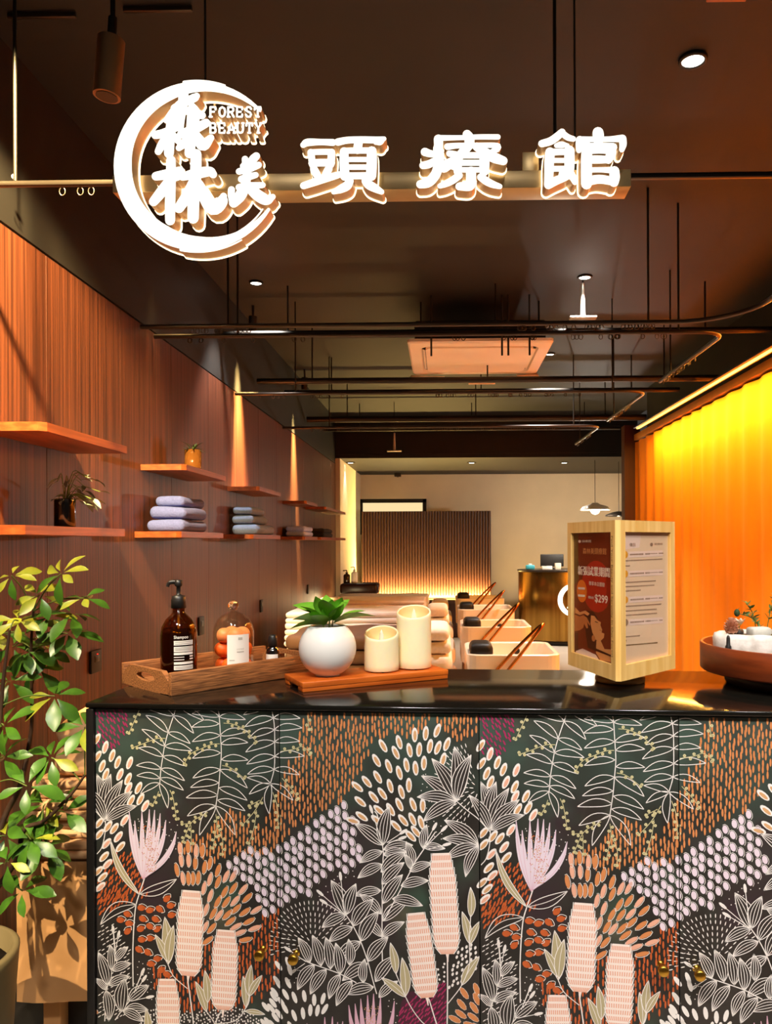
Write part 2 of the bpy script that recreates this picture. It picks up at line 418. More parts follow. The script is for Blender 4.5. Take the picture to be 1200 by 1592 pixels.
field([T3(*p) for p in ((370, 690), (500, 680), (560, 740), (700, 540), (760, 530), (1000, 480), (1080, 330), (1180, 310), (1180, 640), (1120, 780), (970, 900), (600, 940), (400, 800))], 6, 13, lambda x, y: dash(x, y, 12, 3, 0, RUS))
wd_ = lambda a, l=6: (lambda x, y: dash(x, y, l, 1.5, a, WHT))
field([T3(*p) for p in ((50, 440), (150, 420), (260, 600), (260, 760), (200, 1014), (50, 1014))], 7, 7.5, wd_(55))
def radial(cx, cy, r0, r1, a0, a1, step, rs, l=7, w=1.5, c=WHT):
    r = r0; k = 0
    while r < r1:
        n = max(1, int(abs(a1 - a0) * r / step))
        for i in range(n):
            a = a0 + (a1 - a0) * (i + .5 * (k % 2)) / n
            dash(cx + r * math.cos(a), cy + r * math.sin(a), l, w, math.degrees(a) + 90, c)
        r += rs; k += 1
radial(495, 1462, 12, 70, PI * .92, PI * 1.85, 7, 9, 6.5, 1.6, WHT)
radial(752, 1215, 12, 75, PI * .62, PI * 1.42, 6.5, 8, 7, 1.5, WHT)
# white dots
field([T3(*p) for p in ((380, 930), (620, 940), (760, 920), (900, 890), (1060, 960), (1060, 1500), (300, 1500), (300, 1000))], 4.6, 5, lambda x, y: ell(x, y, 1.3, 1.5, 0, WHT, 1, 6), .35)
field([T4(*p) for p in ((1000, 560), (1060, 470), (1165, 440), (1165, 560), (1100, 680), (990, 730))], 7, 8, lambda x, y: ell(x, y, 1.9, 3, 20, WHT, 1, 7), .2)
field([T4(*p) for p in ((910, 610), (970, 570), (975, 700), (930, 660))], 7, 7, lambda x, y: ell(x, y, 1.7, 1.9, 0, WHT, 1, 6), .2)
for pl, s in (([T4(*p) for p in ((300, 110), (480, 20), (440, 110), (200, 260))], 11), ([T2(*p) for p in ((810, 430), (920, 430), (900, 560), (1000, 880), (880, 760), (800, 520))], 10), ([T3(*p) for p in ((270, 640), (400, 660), (390, 900), (260, 800))], 8), ([T4(*p) for p in ((620, 780), (720, 780), (720, 960), (650, 980))], 9), ([T1(*p) for p in ((200, 720), (560, 760), (560, 940), (500, 1000), (190, 830))], 10), ([T4(*p) for p in ((40, 450), (120, 470), (150, 720), (60, 720))], 9)):
    field(pl, s, s, lambda x, y: ell(x, y, .9, .9, 0, WHT, 1, 5), .4)
# plum ground and crimson flecks
PP([T4(*p) for p in ((720, 800), (760, 740), (860, 730), (975, 690), (975, 980), (690, 980))], PLU, 0)
PP([T4(*p) for p in ((690, 980), (975, 980), (990, 1500), (650, 1500))], PLU, 0)
field([T4(*p) for p in ((700, 830), (880, 700), (975, 680), (975, 1500), (690, 1500))], 5, 8, lambda x, y: dash(x, y, 8, 2.2, 35, MAG), .3)
# filled seeds with a white rim
def seed(c, ang, l=20, w=9.2, col=TAN):
    dash(c[0], c[1], l, w, ang, WHT, 2); dash(c[0] + .4, c[1] + l * .04, l * .70, w * .56, ang, col, 3)
for i, p in enumerate(((95, 318), (138, 368), (173, 408), (248, 410), (75, 433), (97, 483), (187, 482), (238, 508), (303, 562), (240, 565), (315, 630), (255, 640), (345, 670), (40, 270), (45, 375), (215, 760), (110, 800), (150, 812), (175, 862), (55, 780), (55, 850), (100, 905), (188, 922), (85, 985), (105, 1030), (45, 1075), (75, 1110), (60, 1170))):
    seed(T1(*p), 18 + i * 1.1, 22 if p[1] > 250 else 18, 9.4, TAN if i % 3 else SAL)
for x, y, a in ((620, 272, -30), (713, 250, -15), (803, 207, 0), (866, 197, 5), (932, 180, 20), (693, 310, -25), (773, 295, -10), (828, 290, 5), (890, 270, 10), (935, 278, 20), (987, 257, 20), (582, 357, -30), (652, 388, -20), (755, 380, -10), (807, 397, -5), (855, 367, 3), (965, 345, 15), (588, 452, -30), (713, 425, -15), (470, 510, -50), (525, 480, -40), (660, 502, -15), (768, 495, 0), (615, 547, -35), (725, 535, -15), (565, 568, -40), (487, 595, -50), (713, 607, -25), (792, 605, -20), (847, 610, 0), (597, 643, -50), (662, 637, -30), (495, 680, -55), (443, 705, -75), (583, 700, -50), (735, 697, -40), (788, 690, -25), (838, 707, -15), (525, 755, -65), (693, 730, -45), (808, 760, -40), (777, 785, -45)):
    seed(T2(x, y), a, 23, 9.4, TAN)
# lilac petals
def petal(x, y):
    a = -14 + random.uniform(-6, 6); ell(x - .4, y, 4.0, 6.4, a, LIL, 2, 11)
    c, s = math.cos(math.radians(a)), math.sin(math.radians(a))
    line([(x + (px * c - py * s), y + (px * s + py * c)) for px, py in ((-2.8, -7), (.5, -7.8), (3.6, -5), (5, 0), (4.6, 4.4), (2, 7.8))], .75, WHT, 3)
field([(352, 1335), (370, 1322), (440, 1312), (470, 1283), (520, 1250), (550, 1235), (560, 1262), (572, 1320), (572, 1332), (545, 1345), (515, 1352), (490, 1385), (455, 1400), (442, 1410), (422, 1422), (404, 1396), (400, 1376), (372, 1350)], 11.4, 16.5, petal, .12)
# outlined seeds around the tall cone
for x, y in ((540, 85), (567, 25), (613, 25), (655, 40), (577, 135), (612, 135), (640, 135), (673, 130), (712, 65), (745, 40), (795, 80), (845, 115), (890, 110), (745, 135), (795, 150), (890, 185), (950, 190), (708, 190), (747, 235), (835, 210), (975, 240), (720, 320), (793, 270), (845, 270), (900, 260), (765, 340), (800, 350), (905, 310), (960, 325), (1030, 310), (713, 425), (755, 430), (870, 385), (905, 415), (985, 380), (730, 505), (930, 450), (1020, 420), (965, 490), (852, 345), (560, -40), (610, -55), (660, -30), (700, -35)):
    a = math.degrees(math.atan2(x - 630, 580 - y)); p = T3(x, y)
    dash(p[0], p[1], 21, 7, a, ORA if (x + y) % 2 else SAL, 2)
    c, s = math.cos(math.radians(a)), math.sin(math.radians(a))
    line([(p[0] + (q * c - r * s), p[1] + (q * s + r * c)) for q, r in ((-2, -10.5), (1, -11.5), (4, -6), (4.6, 1), (3.6, 7), (.5, 11.5), (-2, 9))], .85, WHT, 3)
for x, y in ((477, 262), (500, 303), (317, 322), (370, 335), (430, 325), (505, 360), (228, 362), (325, 388), (405, 388), (185, 400), (240, 420), (370, 432), (415, 448), (312, 450), (230, 468), (318, 515), (370, 505), (300, 575), (355, 590), (415, 628), (375, 660), (440, 695), (475, 720)):
    p = T3(x, y); a = random.uniform(-40, 40); ell(p[0], p[1], 6.2, 4.8, a, RUS, 2, 12)
    c, s = math.cos(math.radians(a)), math.sin(math.radians(a)); ell(p[0] + 5.4 * c, p[1] + 5.4 * s, 3.2, 2.2, a, RUS, 2, 8)
    line([tuple(v) for v in cr([(p[0] + q * c - r * s, p[1] + q * s + r * c) for q, r in ((-4, -4.5), (2, -6.5), (9.5, -2.5), (6.5, 2.5))], 3)], .9, WHT, 3)
for x, y, a in ((1080, 735, -35), (1150, 710, -20), (1135, 815, -35), (1065, 800, -40), (1060, 855, -55), (1130, 870, -55), (1025, 885, -65), (1110, 915, -70), (1035, 935, -80), (1020, 975, -85), (1100, 965, 80), (1150, 925, -60), (1150, 765, -25)):
    p = T4(x, y); dash(p[0], p[1], 20, 8, a, ORA, 2); ell(p[0], p[1], 4.6, 10.6, a, WHT, 1.5, 9)
# white pebbles
for x, y, a in ((60, 717, -25), (97, 800, -20), (45, 785, -30), (155, 790, -8), (213, 810, 0), (265, 800, 15), (40, 865, -30), (95, 905, -20), (147, 890, -6), (190, 870, 3), (232, 870, 10), (275, 860, 30), (75, 970, -30), (60, 600, -20), (70, 640, -15), (0, 720, -25), (-25, 800, -35), (5, 900, -35), (-40, 870, -40), (-60, 950, -40)):
    p = T4(x, y); dash(p[0], p[1], 19, 7, a, WHT, 2)
for x, y in ((1165, 640), (1155, 730), (1140, 800), (1085, 890), (1130, 865), (1145, 950), (1180, 855), (1075, 990), (1125, 995), (1050, 1040), (1100, 1060)):
    p = T3(x, y); dash(p[0], p[1], 18, 7, -38, WHT, 2)
# hanging ferns
def stem(T, pts, w=1.3, mi=WHT, lay=4): line([tuple(v) for v in cr([T(*p) for p in pts], 5)], w, mi, lay)
stem(T1, [(545, 60), (525, 120), (490, 222), (468, 305), (457, 368), (445, 442), (437, 530)])
for b, ts in (((525, 120), ((360, 80), (650, 225))), ((490, 222), ((350, 120), (628, 287))), ((468, 305), ((325, 205), (640, 330))), ((457, 368), ((305, 318), (605, 425))), ((445, 442), ((290, 425), (592, 512))), ((438, 500), ((292, 487), (585, 570))), ((435, 530), ((315, 597), (485, 680)))):
    for t in ts: leaf(T1(*b), T1(*t), .24, 0)
stem(T1, [(800, 70), (808, 122), (815, 235), (820, 340), (812, 440), (803, 540), (785, 660)])
for b, ts in (((808, 122), ((640, 105), (970, 137))), ((806, 165), ((637, 187),)), ((813, 235), ((640, 275), (985, 208))), ((818, 285), ((985, 275),)), ((815, 340), ((640, 375),)), ((820, 380), ((985, 380),)), ((812, 440), ((642, 495), (980, 548))), ((803, 520), ((628, 552),)), ((805, 550), ((978, 622),)), ((798, 595), ((600, 615),)), ((795, 625), ((965, 685),)), ((785, 660), ((607, 725), (683, 840), (903, 832))), ((580, 80), ((715, 147),))):
    for t in ts: leaf(T1(*b), T1(*t), .24, 0)
stem(T1, [(1130, 70), (1145, 160), (1148, 270), (1145, 420), (1120, 520)])
for b, ts in (((1140, 125), ((965, 180), (1304, 125))), ((1146, 195), ((990, 250), (1315, 182))), ((1148, 268), ((970, 332), (1300, 262))), ((1148, 355), ((975, 405), (1328, 350))), ((1143, 432), ((980, 465), (1297, 462))), ((1122, 520), ((978, 485), (990, 585), (1112, 700), (1258, 615))), ((1060, 80), ((957, 108),))):
    for t in ts: leaf(T1(*b), T1(*t), .24, 0)
# berry sprigs
def sprig(T, pts):
    p = [tuple(v) for v in cr([T(*q) for q in pts], 6)]; line(p, .9, CRE, 5)
    acc = 0; sd = 1
    for i in range(1, len(p)):
        d = Vector(p[i]) - Vector(p[i - 1]); acc += d.length
        if acc > 5.0:
            acc = 0; sd = -sd; n = Vector((-d.y, d.x)).normalized() * 3.0 * sd
            ell(p[i][0] + n.x, p[i][1] + n.y, 2.4, 2.4, 0, CRE, 5, 8); ell(p[i][0] + n.x, p[i][1] + n.y, 1.2, 1.2, 0, OLI, 6, 6)
    ell(p[-1][0], p[-1][1], 2.5, 2.5, 0, CRE, 5, 8)
for q in (((310, 90), (280, 155), (245, 230)), ((475, 258), (420, 260), (340, 290), (268, 318)), ((810, 285), (760, 290), (700, 315), (630, 350), (590, 410)), ((835, 160), (890, 165), (950, 190), (1000, 230), (1035, 270)), ((825, 415), (880, 430), (960, 490)), ((430, 580), (415, 620), (390, 665)), ((500, 570), (520, 620), (540, 745)), ((735, 700), (680, 730), (630, 770), (580, 880)), ((630, 770), (575, 775)), ((630, 780), (632, 890)), ((785, 710), (790, 780), (765, 915)), ((790, 780), (825, 860), (825, 950)), ((1075, 600), (1020, 690), (950, 770)), ((1055, 620), (990, 655)), ((1035, 680), (1020, 780), (988, 880)), ((1135, 570), (1160, 650), (1168, 780))): sprig(T1, q)
for q in (((180, 105), (190, 185)), ((20, 315), (100, 300), (150, 285), (200, 320)), ((30, 470), (80, 525), (125, 585))): sprig(T2, q)
# palmate leaves
for b, ts in (((1040, 580), ((840, 440), (900, 340), (1030, 270), (1125, 315), (815, 562), (850, 700))), ((1165, 830), ((970, 690), (960, 795), (975, 910), (1090, 1010)))):
    for t in ts: leaf(T2(*b), T2(*t), .30, 3, GRD, 1.1)
stem(T2, [(1040, 580), (1100, 630), (1165, 680), (1230, 750)])
for t in ((40, 480), (130, 480), (205, 515), (265, 582), (295, 670), (-30, 560)): leaf(T1(95, 765), T1(*t), .27, 3, GRD, 1.0)
stem(T1, [(95, 765), (90, 850), (70, 930), (40, 970)])
# leafy branches
def branch(T, st, lv, w=.36, buds=()):
    stem(T, st, 1.5)
    for b, t in lv: leaf(T(*b), T(*t), w, 3, GRD, 1.1, .1)
    for b, t in buds:
        line([T(*b), T(*t)], 1.1); q = T(*t); a = math.degrees(math.atan2(t[0] - b[0], b[1] - t[1])); dash(q[0], q[1], 15, 5, a, WHT, 4)
branch(T4, [(640, 760), (615, 640), (610, 430), (612, 200), (617, 0), (618, -70), (590, -250), (570, -290)],
       [((617, -95), (455, -215)), ((617, -95), (655, -320)), ((620, -70), (790, -100)), ((618, -40), (760, -60)), ((615, 15), (470, 98)), ((615, -60), (480, 10)), ((605, 165), (450, 200)), ((605, 60), (750, -60)), ((610, 130), (740, 0)), ((615, 240), (730, 70)), ((605, 300), (480, 190)), ((612, 340), (760, 220)), ((610, 430), (500, 330)), ((610, 430), (740, 340)), ((570, 690), (690, 535)), ((590, 780), (700, 680))], .34,
       buds=(((617, -95), (550, -300)), ((640, -110), (735, -175)), ((650, -110), (730, -140))))
branch(T4, [(620, 340), (700, 190), (770, 60), (800, 0), (860, -90), (920, -180)],
       [((720, 135), (880, 100)), ((670, 210), (845, 245)), ((770, 50), (900, 0)), ((790, 20), (750, -120)), ((780, 40), (740, -50)), ((850, -80), (870, -220)), ((850, -90), (975, -85))], .34, buds=(((860, -90), (970, -200)), ((880, -80), (985, -110)), ((850, -90), (915, -210))))
branch(T4, [(578, 760), (555, 680), (525, 570), (485, 460), (440, 370), (400, 310)],
       [((400, 310), (315, 115)), ((405, 310), (460, 130)), ((400, 310), (260, 390)), ((440, 375), (560, 215)), ((440, 380), (300, 470)), ((487, 460), (590, 285)), ((485, 462), (345, 580)), ((527, 575), (645, 430)), ((525, 585), (378, 692)), ((560, 720), (395, 768))], .38,
       buds=(((395, 310), (370, 90)), ((395, 310), (250, 190)), ((390, 310), (270, 240))))
branch(T4, [(460, 700), (370, 655), (290, 628), (190, 597), (135, 572)],
       [((190, 595), (120, 452)), ((215, 605), (115, 755)), ((255, 612), (205, 435)), ((310, 628), (282, 445)), ((285, 630), (190, 778)), ((365, 655), (340, 475)), ((365, 655), (300, 800)), ((435, 690), (342, 838)), ((420, 600), (415, 450)), ((500, 700), (510, 560))], .36, buds=(((165, 590), (60, 522)), ((160, 600), (90, 650))))
branch(T3, [(85, 1020), (95, 850), (105, 800), (130, 690), (150, 580), (140, 440)],
       [((105, 800), (45, 600)), ((130, 710), (120, 550)), ((110, 800), (245, 740)), ((95, 830), (110, 1020)), ((130, 710), (255, 660)), ((150, 650), (235, 560)), ((100, 830), (20, 760))], .36, buds=(((150, 600), (140, 460)), ((150, 610), (175, 490))))
branch(T3, [(150, 1010), (200, 940), (260, 860), (330, 690)],
       [((215, 940), (360, 940)), ((235, 890), (365, 790)), ((190, 960), (215, 750)), ((200, 950), (330, 1010))], .4, buds=(((270, 840), (325, 710)), ((280, 830), (335, 750)), ((250, 890), (370, 860))))
branch(T4, [(640, 1400), (560, 1200), (420, 1120)], [((560, 1200), (470, 1050)), ((600, 1300), (700, 1150)), ((470, 1140), (330, 1180))])
# olive leaves and stems
for T, b, t in ((T3, (485, 660), (465, 370)), (T3, (480, 640), (405, 480)), (T3, (488, 650), (520, 420)), (T3, (722, 935), (655, 755)), (T3, (730, 880), (713, 685)), (T3, (967, 900), (948, 710)), (T3, (985, 830), (1000, 640)), (T3, (985, 830), (1065, 700)), (T3, (960, 920), (1082, 935)), (T4, (690, 640), (658, 462)), (T4, (745, 765), (725, 545)), (T4, (745, 770), (605, 665)), (T4, (1110, 450), (1070, 270)), (T4, (1118, 300), (1118, 130)), (T4, (1112, 455), (1172, 320)), (T4, (1065, 690), (1168, 520)), (T3, (360, 1120), (345, 930))):
    leaf(T(*b), T(*t), .26, 1, OLI, 1.0, .06)
stem(T3, [(485, 660), (520, 730), (605, 800)]); stem(T3, [(720, 930), (770, 1000), (800, 1100)]); stem(T3, [(985, 830), (965, 900), (900, 980), (780, 1005)])
stem(T4, [(690, 640), (760, 800), (840, 910), (925, 955)]); stem(T4, [(1118, 300), (1110, 450), (1110, 570), (1065, 690), (985, 800)])
BASE[0] += 1
# protea
def protea(T, base, tips, col=LIL):
    b = Vector(T(*base))
    for k, t in enumerate(tips):
        t = Vector(T(*t)); d = t - b; sd = (t.x - b.x)
        m1 = b + d * .35 + Vector((sd * .22, 0)); m2 = b + d * .7 + Vector((sd * .18, 0))
        line([tuple(v[:2]) for v in cr([b, m1, m2, t], 5)], [3, 5, 6.5, 7.5, 8, 8.4, 8.4, 8.2, 8, 7.4, 6.5, 5.4, 4.2, 3, 2, 1][:16], col, 5 + .02 * k)
        line([(v[0], v[1] + 3) for v in cr([b, m1, m2, t], 5)], .6, PNK, 6 + .02 * k)
PT = [(245, 705), (280, 760), (325, 700), (372, 690), (405, 692), (440, 712), (475, 752), (540, 820)]
protea(T1, (330, 1105), PT)
for i in range(150):
    s = random.random(); x = random.gauss(0, 1) * 9; p = T1(385 - 10 * (1 - s), 790 + 280 * s); ell(p[0] + x * (1 - s * .5), p[1], .8, .9, 0, TAN if i % 3 else RUS, 7, 5)
protea(T4, (545, 1180), [(415, 830), (452, 820), (485, 790), (525, 768), (560, 758), (600, 772), (680, 795)], PNK)
for i in range(120):
    s = random.random(); p = T4(550, 830 + 260 * s); ell(p[0] + random.gauss(0, 1) * 7, p[1], .8, .9, 0, TAN, 7, 5)
protea(T4, (290, 1250), [(170, 945), (230, 960), (275, 905), (320, 900), (350, 930), (380, 925)], PNK)
stem(T3, [(340, 140), (305, 240), (280, 340), (265, 560), (265, 800)], 1.8)
leaf(T3(310, 238), T3(540, 140), .26, 1, None, 1.2, -.1); leaf(T3(288, 302), T3(60, 432), .26, 1, None, 1.2, .25)
leaf(T3(305, 240), T3(125, -90), .11, 1, OLI, 1.2, -.14)
BASE[0] += 1
# banksia cones
def banksia(T, top, bot, w, rows=13):
    a = Vector(T(*top)); b = Vector(T(*bot)); ax = b - a; L = ax.length; ax.normalize(); nx = Vector((-ax.y, ax.x)); w *= .26
    wd2 = lambda s: w * (.34 + .16 * min(1, s * 4)) * (1 if s < .8 else math.sqrt(max(0.02, 1 - ((s - .8) / .2) ** 2 * .75)))
    N = rows * 2; S = [i / N for i in range(N + 1)]
    for i in range(N):
        p, q = a + ax * L * S[i], a + ax * L * S[i + 1]
        PP([p - nx * wd2(S[i]), q - nx * wd2(S[i + 1]), q + nx * wd2(S[i + 1]), p + nx * wd2(S[i])], PEA, 5)
    for r in range(rows):
        s0, s1 = r / rows, (r + 1.1) / rows; n = 11
        for k in range(n):
            f = -1 + 2 * (k + .5) / n; w0, w1 = wd2(min(1, s0)), wd2(min(1, s1)) * 1.05
            p = a + ax * L * s0 + nx * f * w0 * 1.04; q = a + ax * L * min(1.01, s1) + nx * f * w1 * .93
            line([tuple(p * .7 + q * .3), tuple(p * .1 + q * .9)], 1.7, SAL, 6)
        arc = [tuple(a + ax * (L * s0 + 3.2 * (1 - abs(f) ** 2)) + nx * f * wd2(min(1, s0)) * 1.1) for f in [-1 + 2 * k / 10 for k in range(11)]]
        for f in (-1, 1):
            p = a + ax * L * s0 + nx * f * wd2(s0) * 1.12; q = a + ax * L * min(1, s1) + nx * f * wd2(min(1, s1)) * 1.0
            line([tuple(p), tuple(q)], 1.2, WHT, 7)
    e = a + ax * L; line([tuple(e), tuple(e + ax * 5), tuple(e + ax * 12)], [5, 3, 1.6], PEA, 5); return e
banksia(T3, (632, 205), (610, 722), 152); banksia(T3, (845, 436), (825, 918), 146); banksia(T3, (478, 745), (492, 1240), 135)
banksia(T4, (950, -60), (985, 515), 150, 14); banksia(T4, (805, 285), (868, 768), 140, 12)
stem(T3, [(605, 735), (625, 880), (642, 1030), (650, 1300)], 1.8); stem(T3, [(810, 930), (780, 1000), (750, 1200)], 1.8)
stem(T4, [(985, 530), (985, 750), (980, 1000), (975, 1300)], 1.8); stem(T4, [(878, 775), (910, 880), (940, 985), (1000, 1300)], 1.8)
# below the part in view the pattern goes on more loosely
field([(150, 1600), (750, 1600), (750, 1780), (150, 1780)], 12, 17, lambda x, y: dash(x, y, 13, 4, 20, random.choice((WHT, ORA, RUS))))

PRM = [PR[i].build('print', PM, fix=False).data for i in (0, 1)]
for o in [o for o in COL.objects if o.name.startswith('print')]: bpy.data.objects.remove(o)
PNL = []
for i in (0, 1):
    w = DR[i][1] - DR[i][0]
    o = MB().box((w / 2, .010, -DH / 2), (w - .0016, .020, DH - .002), bev=.0006, seg=1).build('tmp', M_panel); PNL.append(o.data); bpy.data.objects.remove(o)
KN = MB().lathe([(.0001, -.030), (.0085, -.030), (.0105, -.028), (.0105, -.019), (.009, -.017), (.0045, -.015), (.0045, -.001), (.008, 0)], n=20)
KN.v = [(x, z, y) for x, y, z in KN.v]
km = None
for pair in (0, 1):
    for i in (0, 1):
        u0 = pair * .8 + DR[i][0]
        d = link('door', PNL[i], cab, (u0, -.0005, O.z))
        pr = link('printed_pattern', PRM[i], d, (0, 0, 0)); pr['label'] = 'painted wildflower print on the door'
        pk = ((T3(1070, 545)[0] - 148) * PS, -(T3(0, 545)[1] - 1101) * PS) if i == 0 else ((T4(107, 545)[0] - 148) * PS - DR[1][0], -(T4(0, 545)[1] - 1101) * PS)
        if km is None: k = KN.build('knob', M_gold, d, loc=(pk[0], 0, pk[1])); km = k.data
        else: k = link('knob', km, d, (pk[0], 0, pk[1]))
        k['label'] = 'round brass knob'
# ------------------------------------------------------------------ the illuminated sign
SD = 1.6
sg = thing('illuminated_sign', 'glowing white sign of a brush ring with raised characters on a pale bar', 'sign', W(575, 268, SD))
M_face = emis('sign_face', 'fff4e2', 1.7)
M_halo = emis('sign_halo', 'ffe6bd', 3.0)
M_ret = mat('sign_return', 'e0c294', .4, .3)
SDEP = .040
def sxz(px, py): p = W(px, py, SD - SDEP); return (p.x, p.z)
def sign_stroke(m, pts, T, sub=5, depth=SDEP, halo=.0028):
    P = [(v[0], v[1], v[2]) for v in cr(pts, sub)] if len(pts) > 2 else [tuple(p) for p in pts]
    def outline(extra):
        Q = [(T(p[0], p[1])[0], T(p[0], p[1])[1], p[2]) for p in P]
        k = math.hypot(T(1, 0)[0] - T(0, 0)[0], T(1, 0)[1] - T(0, 0)[1])
        Q = [(q[0], q[1], q[2] * k + extra) for q in Q]
        L, R, c1, c0 = ribbon(Q)
        return [sxz(*p) for p in L], [sxz(*p) for p in R], [sxz(*p) for p in c1], [sxz(*p) for p in c0]
    def face(extra, y, mi):
        L, R, c1, c0 = outline(extra); n = len(L)
        vs = [(x, y, z) for x, z in L + R]
        m.add(vs, [[i, i + 1, n + i + 1, n + i] for i in range(n - 1)], mi)
        e = [L[-1]] + c1 + [R[-1]]; m.add([(x, y, z) for x, z in e], [list(range(len(e)))], mi)
        e = [R[0]] + c0 + [L[0]]; m.add([(x, y, z) for x, z in e], [list(range(len(e)))], mi)
        return L + c1 + R[::-1] + c0
    loop = face(0, SD - SDEP, 0); n = len(loop)
    m.add([(x, SD - SDEP, z) for x, z in loop] + [(x, SD - .005, z) for x, z in loop], [[i, (i + 1) % n, n + (i + 1) % n, n + i] for i in range(n)], 1)
    k = 2.6
    loop = face(k, SD - .005, 2); face(k, SD, 2); n = len(loop)
    m.add([(x, SD - .005, z) for x, z in loop] + [(x, SD, z) for x, z in loop], [[i, (i + 1) % n, n + (i + 1) % n, n + i] for i in range(n)], 2)
def S1(x, y): return (225 + x * .18333, 130 + y * .18333)
def S2(x, y): return (460 + x * .12917, 195 + y * .12917)
def S3(x, y): return (635 + x * .1375, 195 + y * .1375)
def S4(x, y): return (825 + x * .13333, 190 + y * .13333)
SM = [M_face, M_ret, M_halo]
def glyph(T, strokes):
    m = MB()
    for s in strokes: sign_stroke(m, s, T)
    m.build('character', SM, sg, world=True, fix=False)
glyph(S2, [[(88, 235, 72), (140, 205, 92), (300, 200, 76), (445, 205, 84)],
  [(180, 325, 86), (190, 400, 84), (200, 470, 88)], [(185, 322, 72), (310, 318, 72), (435, 318, 72)], [(428, 325, 90), (425, 400, 92), (415, 470, 94)], [(195, 455, 92), (300, 448, 92), (425, 450, 92)],
  [(215, 525, 92), (245, 580, 96), (280, 640, 80)], [(395, 520, 92), (370, 570, 96), (345, 620, 84)], [(92, 725, 86), (200, 690, 92), (340, 645, 92), (490, 600, 84), (560, 580, 60)],
  [(505, 200, 90), (620, 178, 84), (800, 172, 82), (960, 175, 82), (1060, 160, 56)], [(965, 200, 70), (1010, 190, 96), (1050, 165, 60)], [(752, 190, 105), (748, 240, 105), (742, 290, 110)],
  [(580, 315, 105), (580, 450, 112), (588, 610, 112)], [(912, 310, 118), (912, 450, 124), (905, 605, 124)], [(580, 305, 72), (740, 302, 74), (910, 302, 74)], [(580, 410, 62), (740, 410, 62), (910, 410, 62)], [(580, 502, 66), (740, 502, 66), (910, 502, 66)], [(585, 606, 84), (740, 606, 84), (905, 606, 90)],
  [(648, 670, 95), (615, 725, 110), (540, 765, 100), (455, 800, 62)], [(835, 670, 92), (880, 715, 110), (950, 755, 100), (1030, 800, 66)]])
glyph(S3, [[(662, 100, 100), (685, 140, 112), (690, 210, 112)], [(350, 142, 66), (600, 138, 56), (800, 130, 60), (1010, 130, 62)],
  [(338, 155, 105), (340, 280, 100), (338, 420, 104), (310, 545, 112), (230, 640, 112), (135, 665, 96)], [(185, 300, 95), (240, 318, 84), (310, 325, 70)], [(165, 452, 86), (230, 438, 90), (300, 400, 80)],
  [(440, 240, 76), (560, 228, 64), (760, 225, 60), (1000, 228, 62), (1002, 270, 66)], [(690, 220, 100), (620, 295, 104), (540, 380, 96), (410, 440, 90), (350, 450, 70)], [(462, 318, 72), (520, 330, 80), (580, 345, 76)],
  [(770, 240, 96), (860, 300, 104), (960, 360, 120), (1070, 400, 100)], [(985, 272, 66), (930, 315, 72), (880, 330, 60)],
  [(556, 350, 88), (556, 430, 92), (556, 520, 94)], [(858, 350, 112), (858, 430, 114), (855, 515, 110)], [(556, 338, 72), (700, 338, 72), (858, 338, 72)], [(556, 422, 68), (700, 422, 68), (858, 422, 68)], [(556, 502, 62), (700, 502, 62), (858, 502, 62)], [(400, 475, 120), (470, 440, 110), (540, 470, 90)],
  [(706, 520, 112), (706, 610, 114), (690, 680, 118), (575, 690, 90)], [(572, 565, 84), (500, 620, 84), (420, 660, 76), (355, 685, 58)], [(818, 585, 86), (880, 630, 90), (950, 665, 82), (1030, 690, 62)]])
glyph(S4, [[(365, 115, 82), (310, 165, 90), (230, 220, 92), (130, 250, 86)], [(370, 130, 76), (430, 175, 76), (495, 195, 66)], [(300, 272, 56), (360, 262, 76), (430, 270, 44)],
  [(225, 350, 112), (215, 480, 112), (212, 620, 104), (205, 730, 100)], [(450, 330, 118), (452, 450, 120), (450, 560, 110)], [(225, 350, 80), (340, 345, 78), (455, 345, 78)], [(225, 446, 58), (340, 446, 58), (455, 446, 58)], [(215, 545, 70), (340, 542, 66), (450, 540, 66)], [(360, 565, 60), (365, 610, 80), (350, 660, 70)],
  [(205, 735, 92), (290, 685, 100), (400, 640, 90), (480, 600, 70)], [(450, 605, 84), (490, 640, 90), (515, 700, 66)],
  [(785, 120, 128), (788, 165, 132), (788, 205, 120)], [(575, 210, 90), (700, 200, 66), (900, 198, 64), (1070, 190, 90)], [(572, 205, 90), (565, 260, 84), (560, 330, 62)], [(1072, 200, 88), (1075, 260, 86), (1062, 320, 64)],
  [(655, 290, 124), (650, 450, 128), (650, 600, 128), (650, 720, 126)], [(655, 292, 96), (800, 278, 84), (960, 290, 96)], [(940, 300, 110), (935, 370, 116), (905, 440, 92)], [(655, 345, 60), (800, 335, 60), (940, 345, 60)], [(655, 435, 96), (800, 435, 96), (915, 435, 84)], [(655, 558, 62), (820, 555, 62), (965, 560, 80)], [(975, 570, 116), (978, 640, 122), (970, 700, 110)], [(655, 690, 110), (800, 665, 104), (970, 690, 100)]])
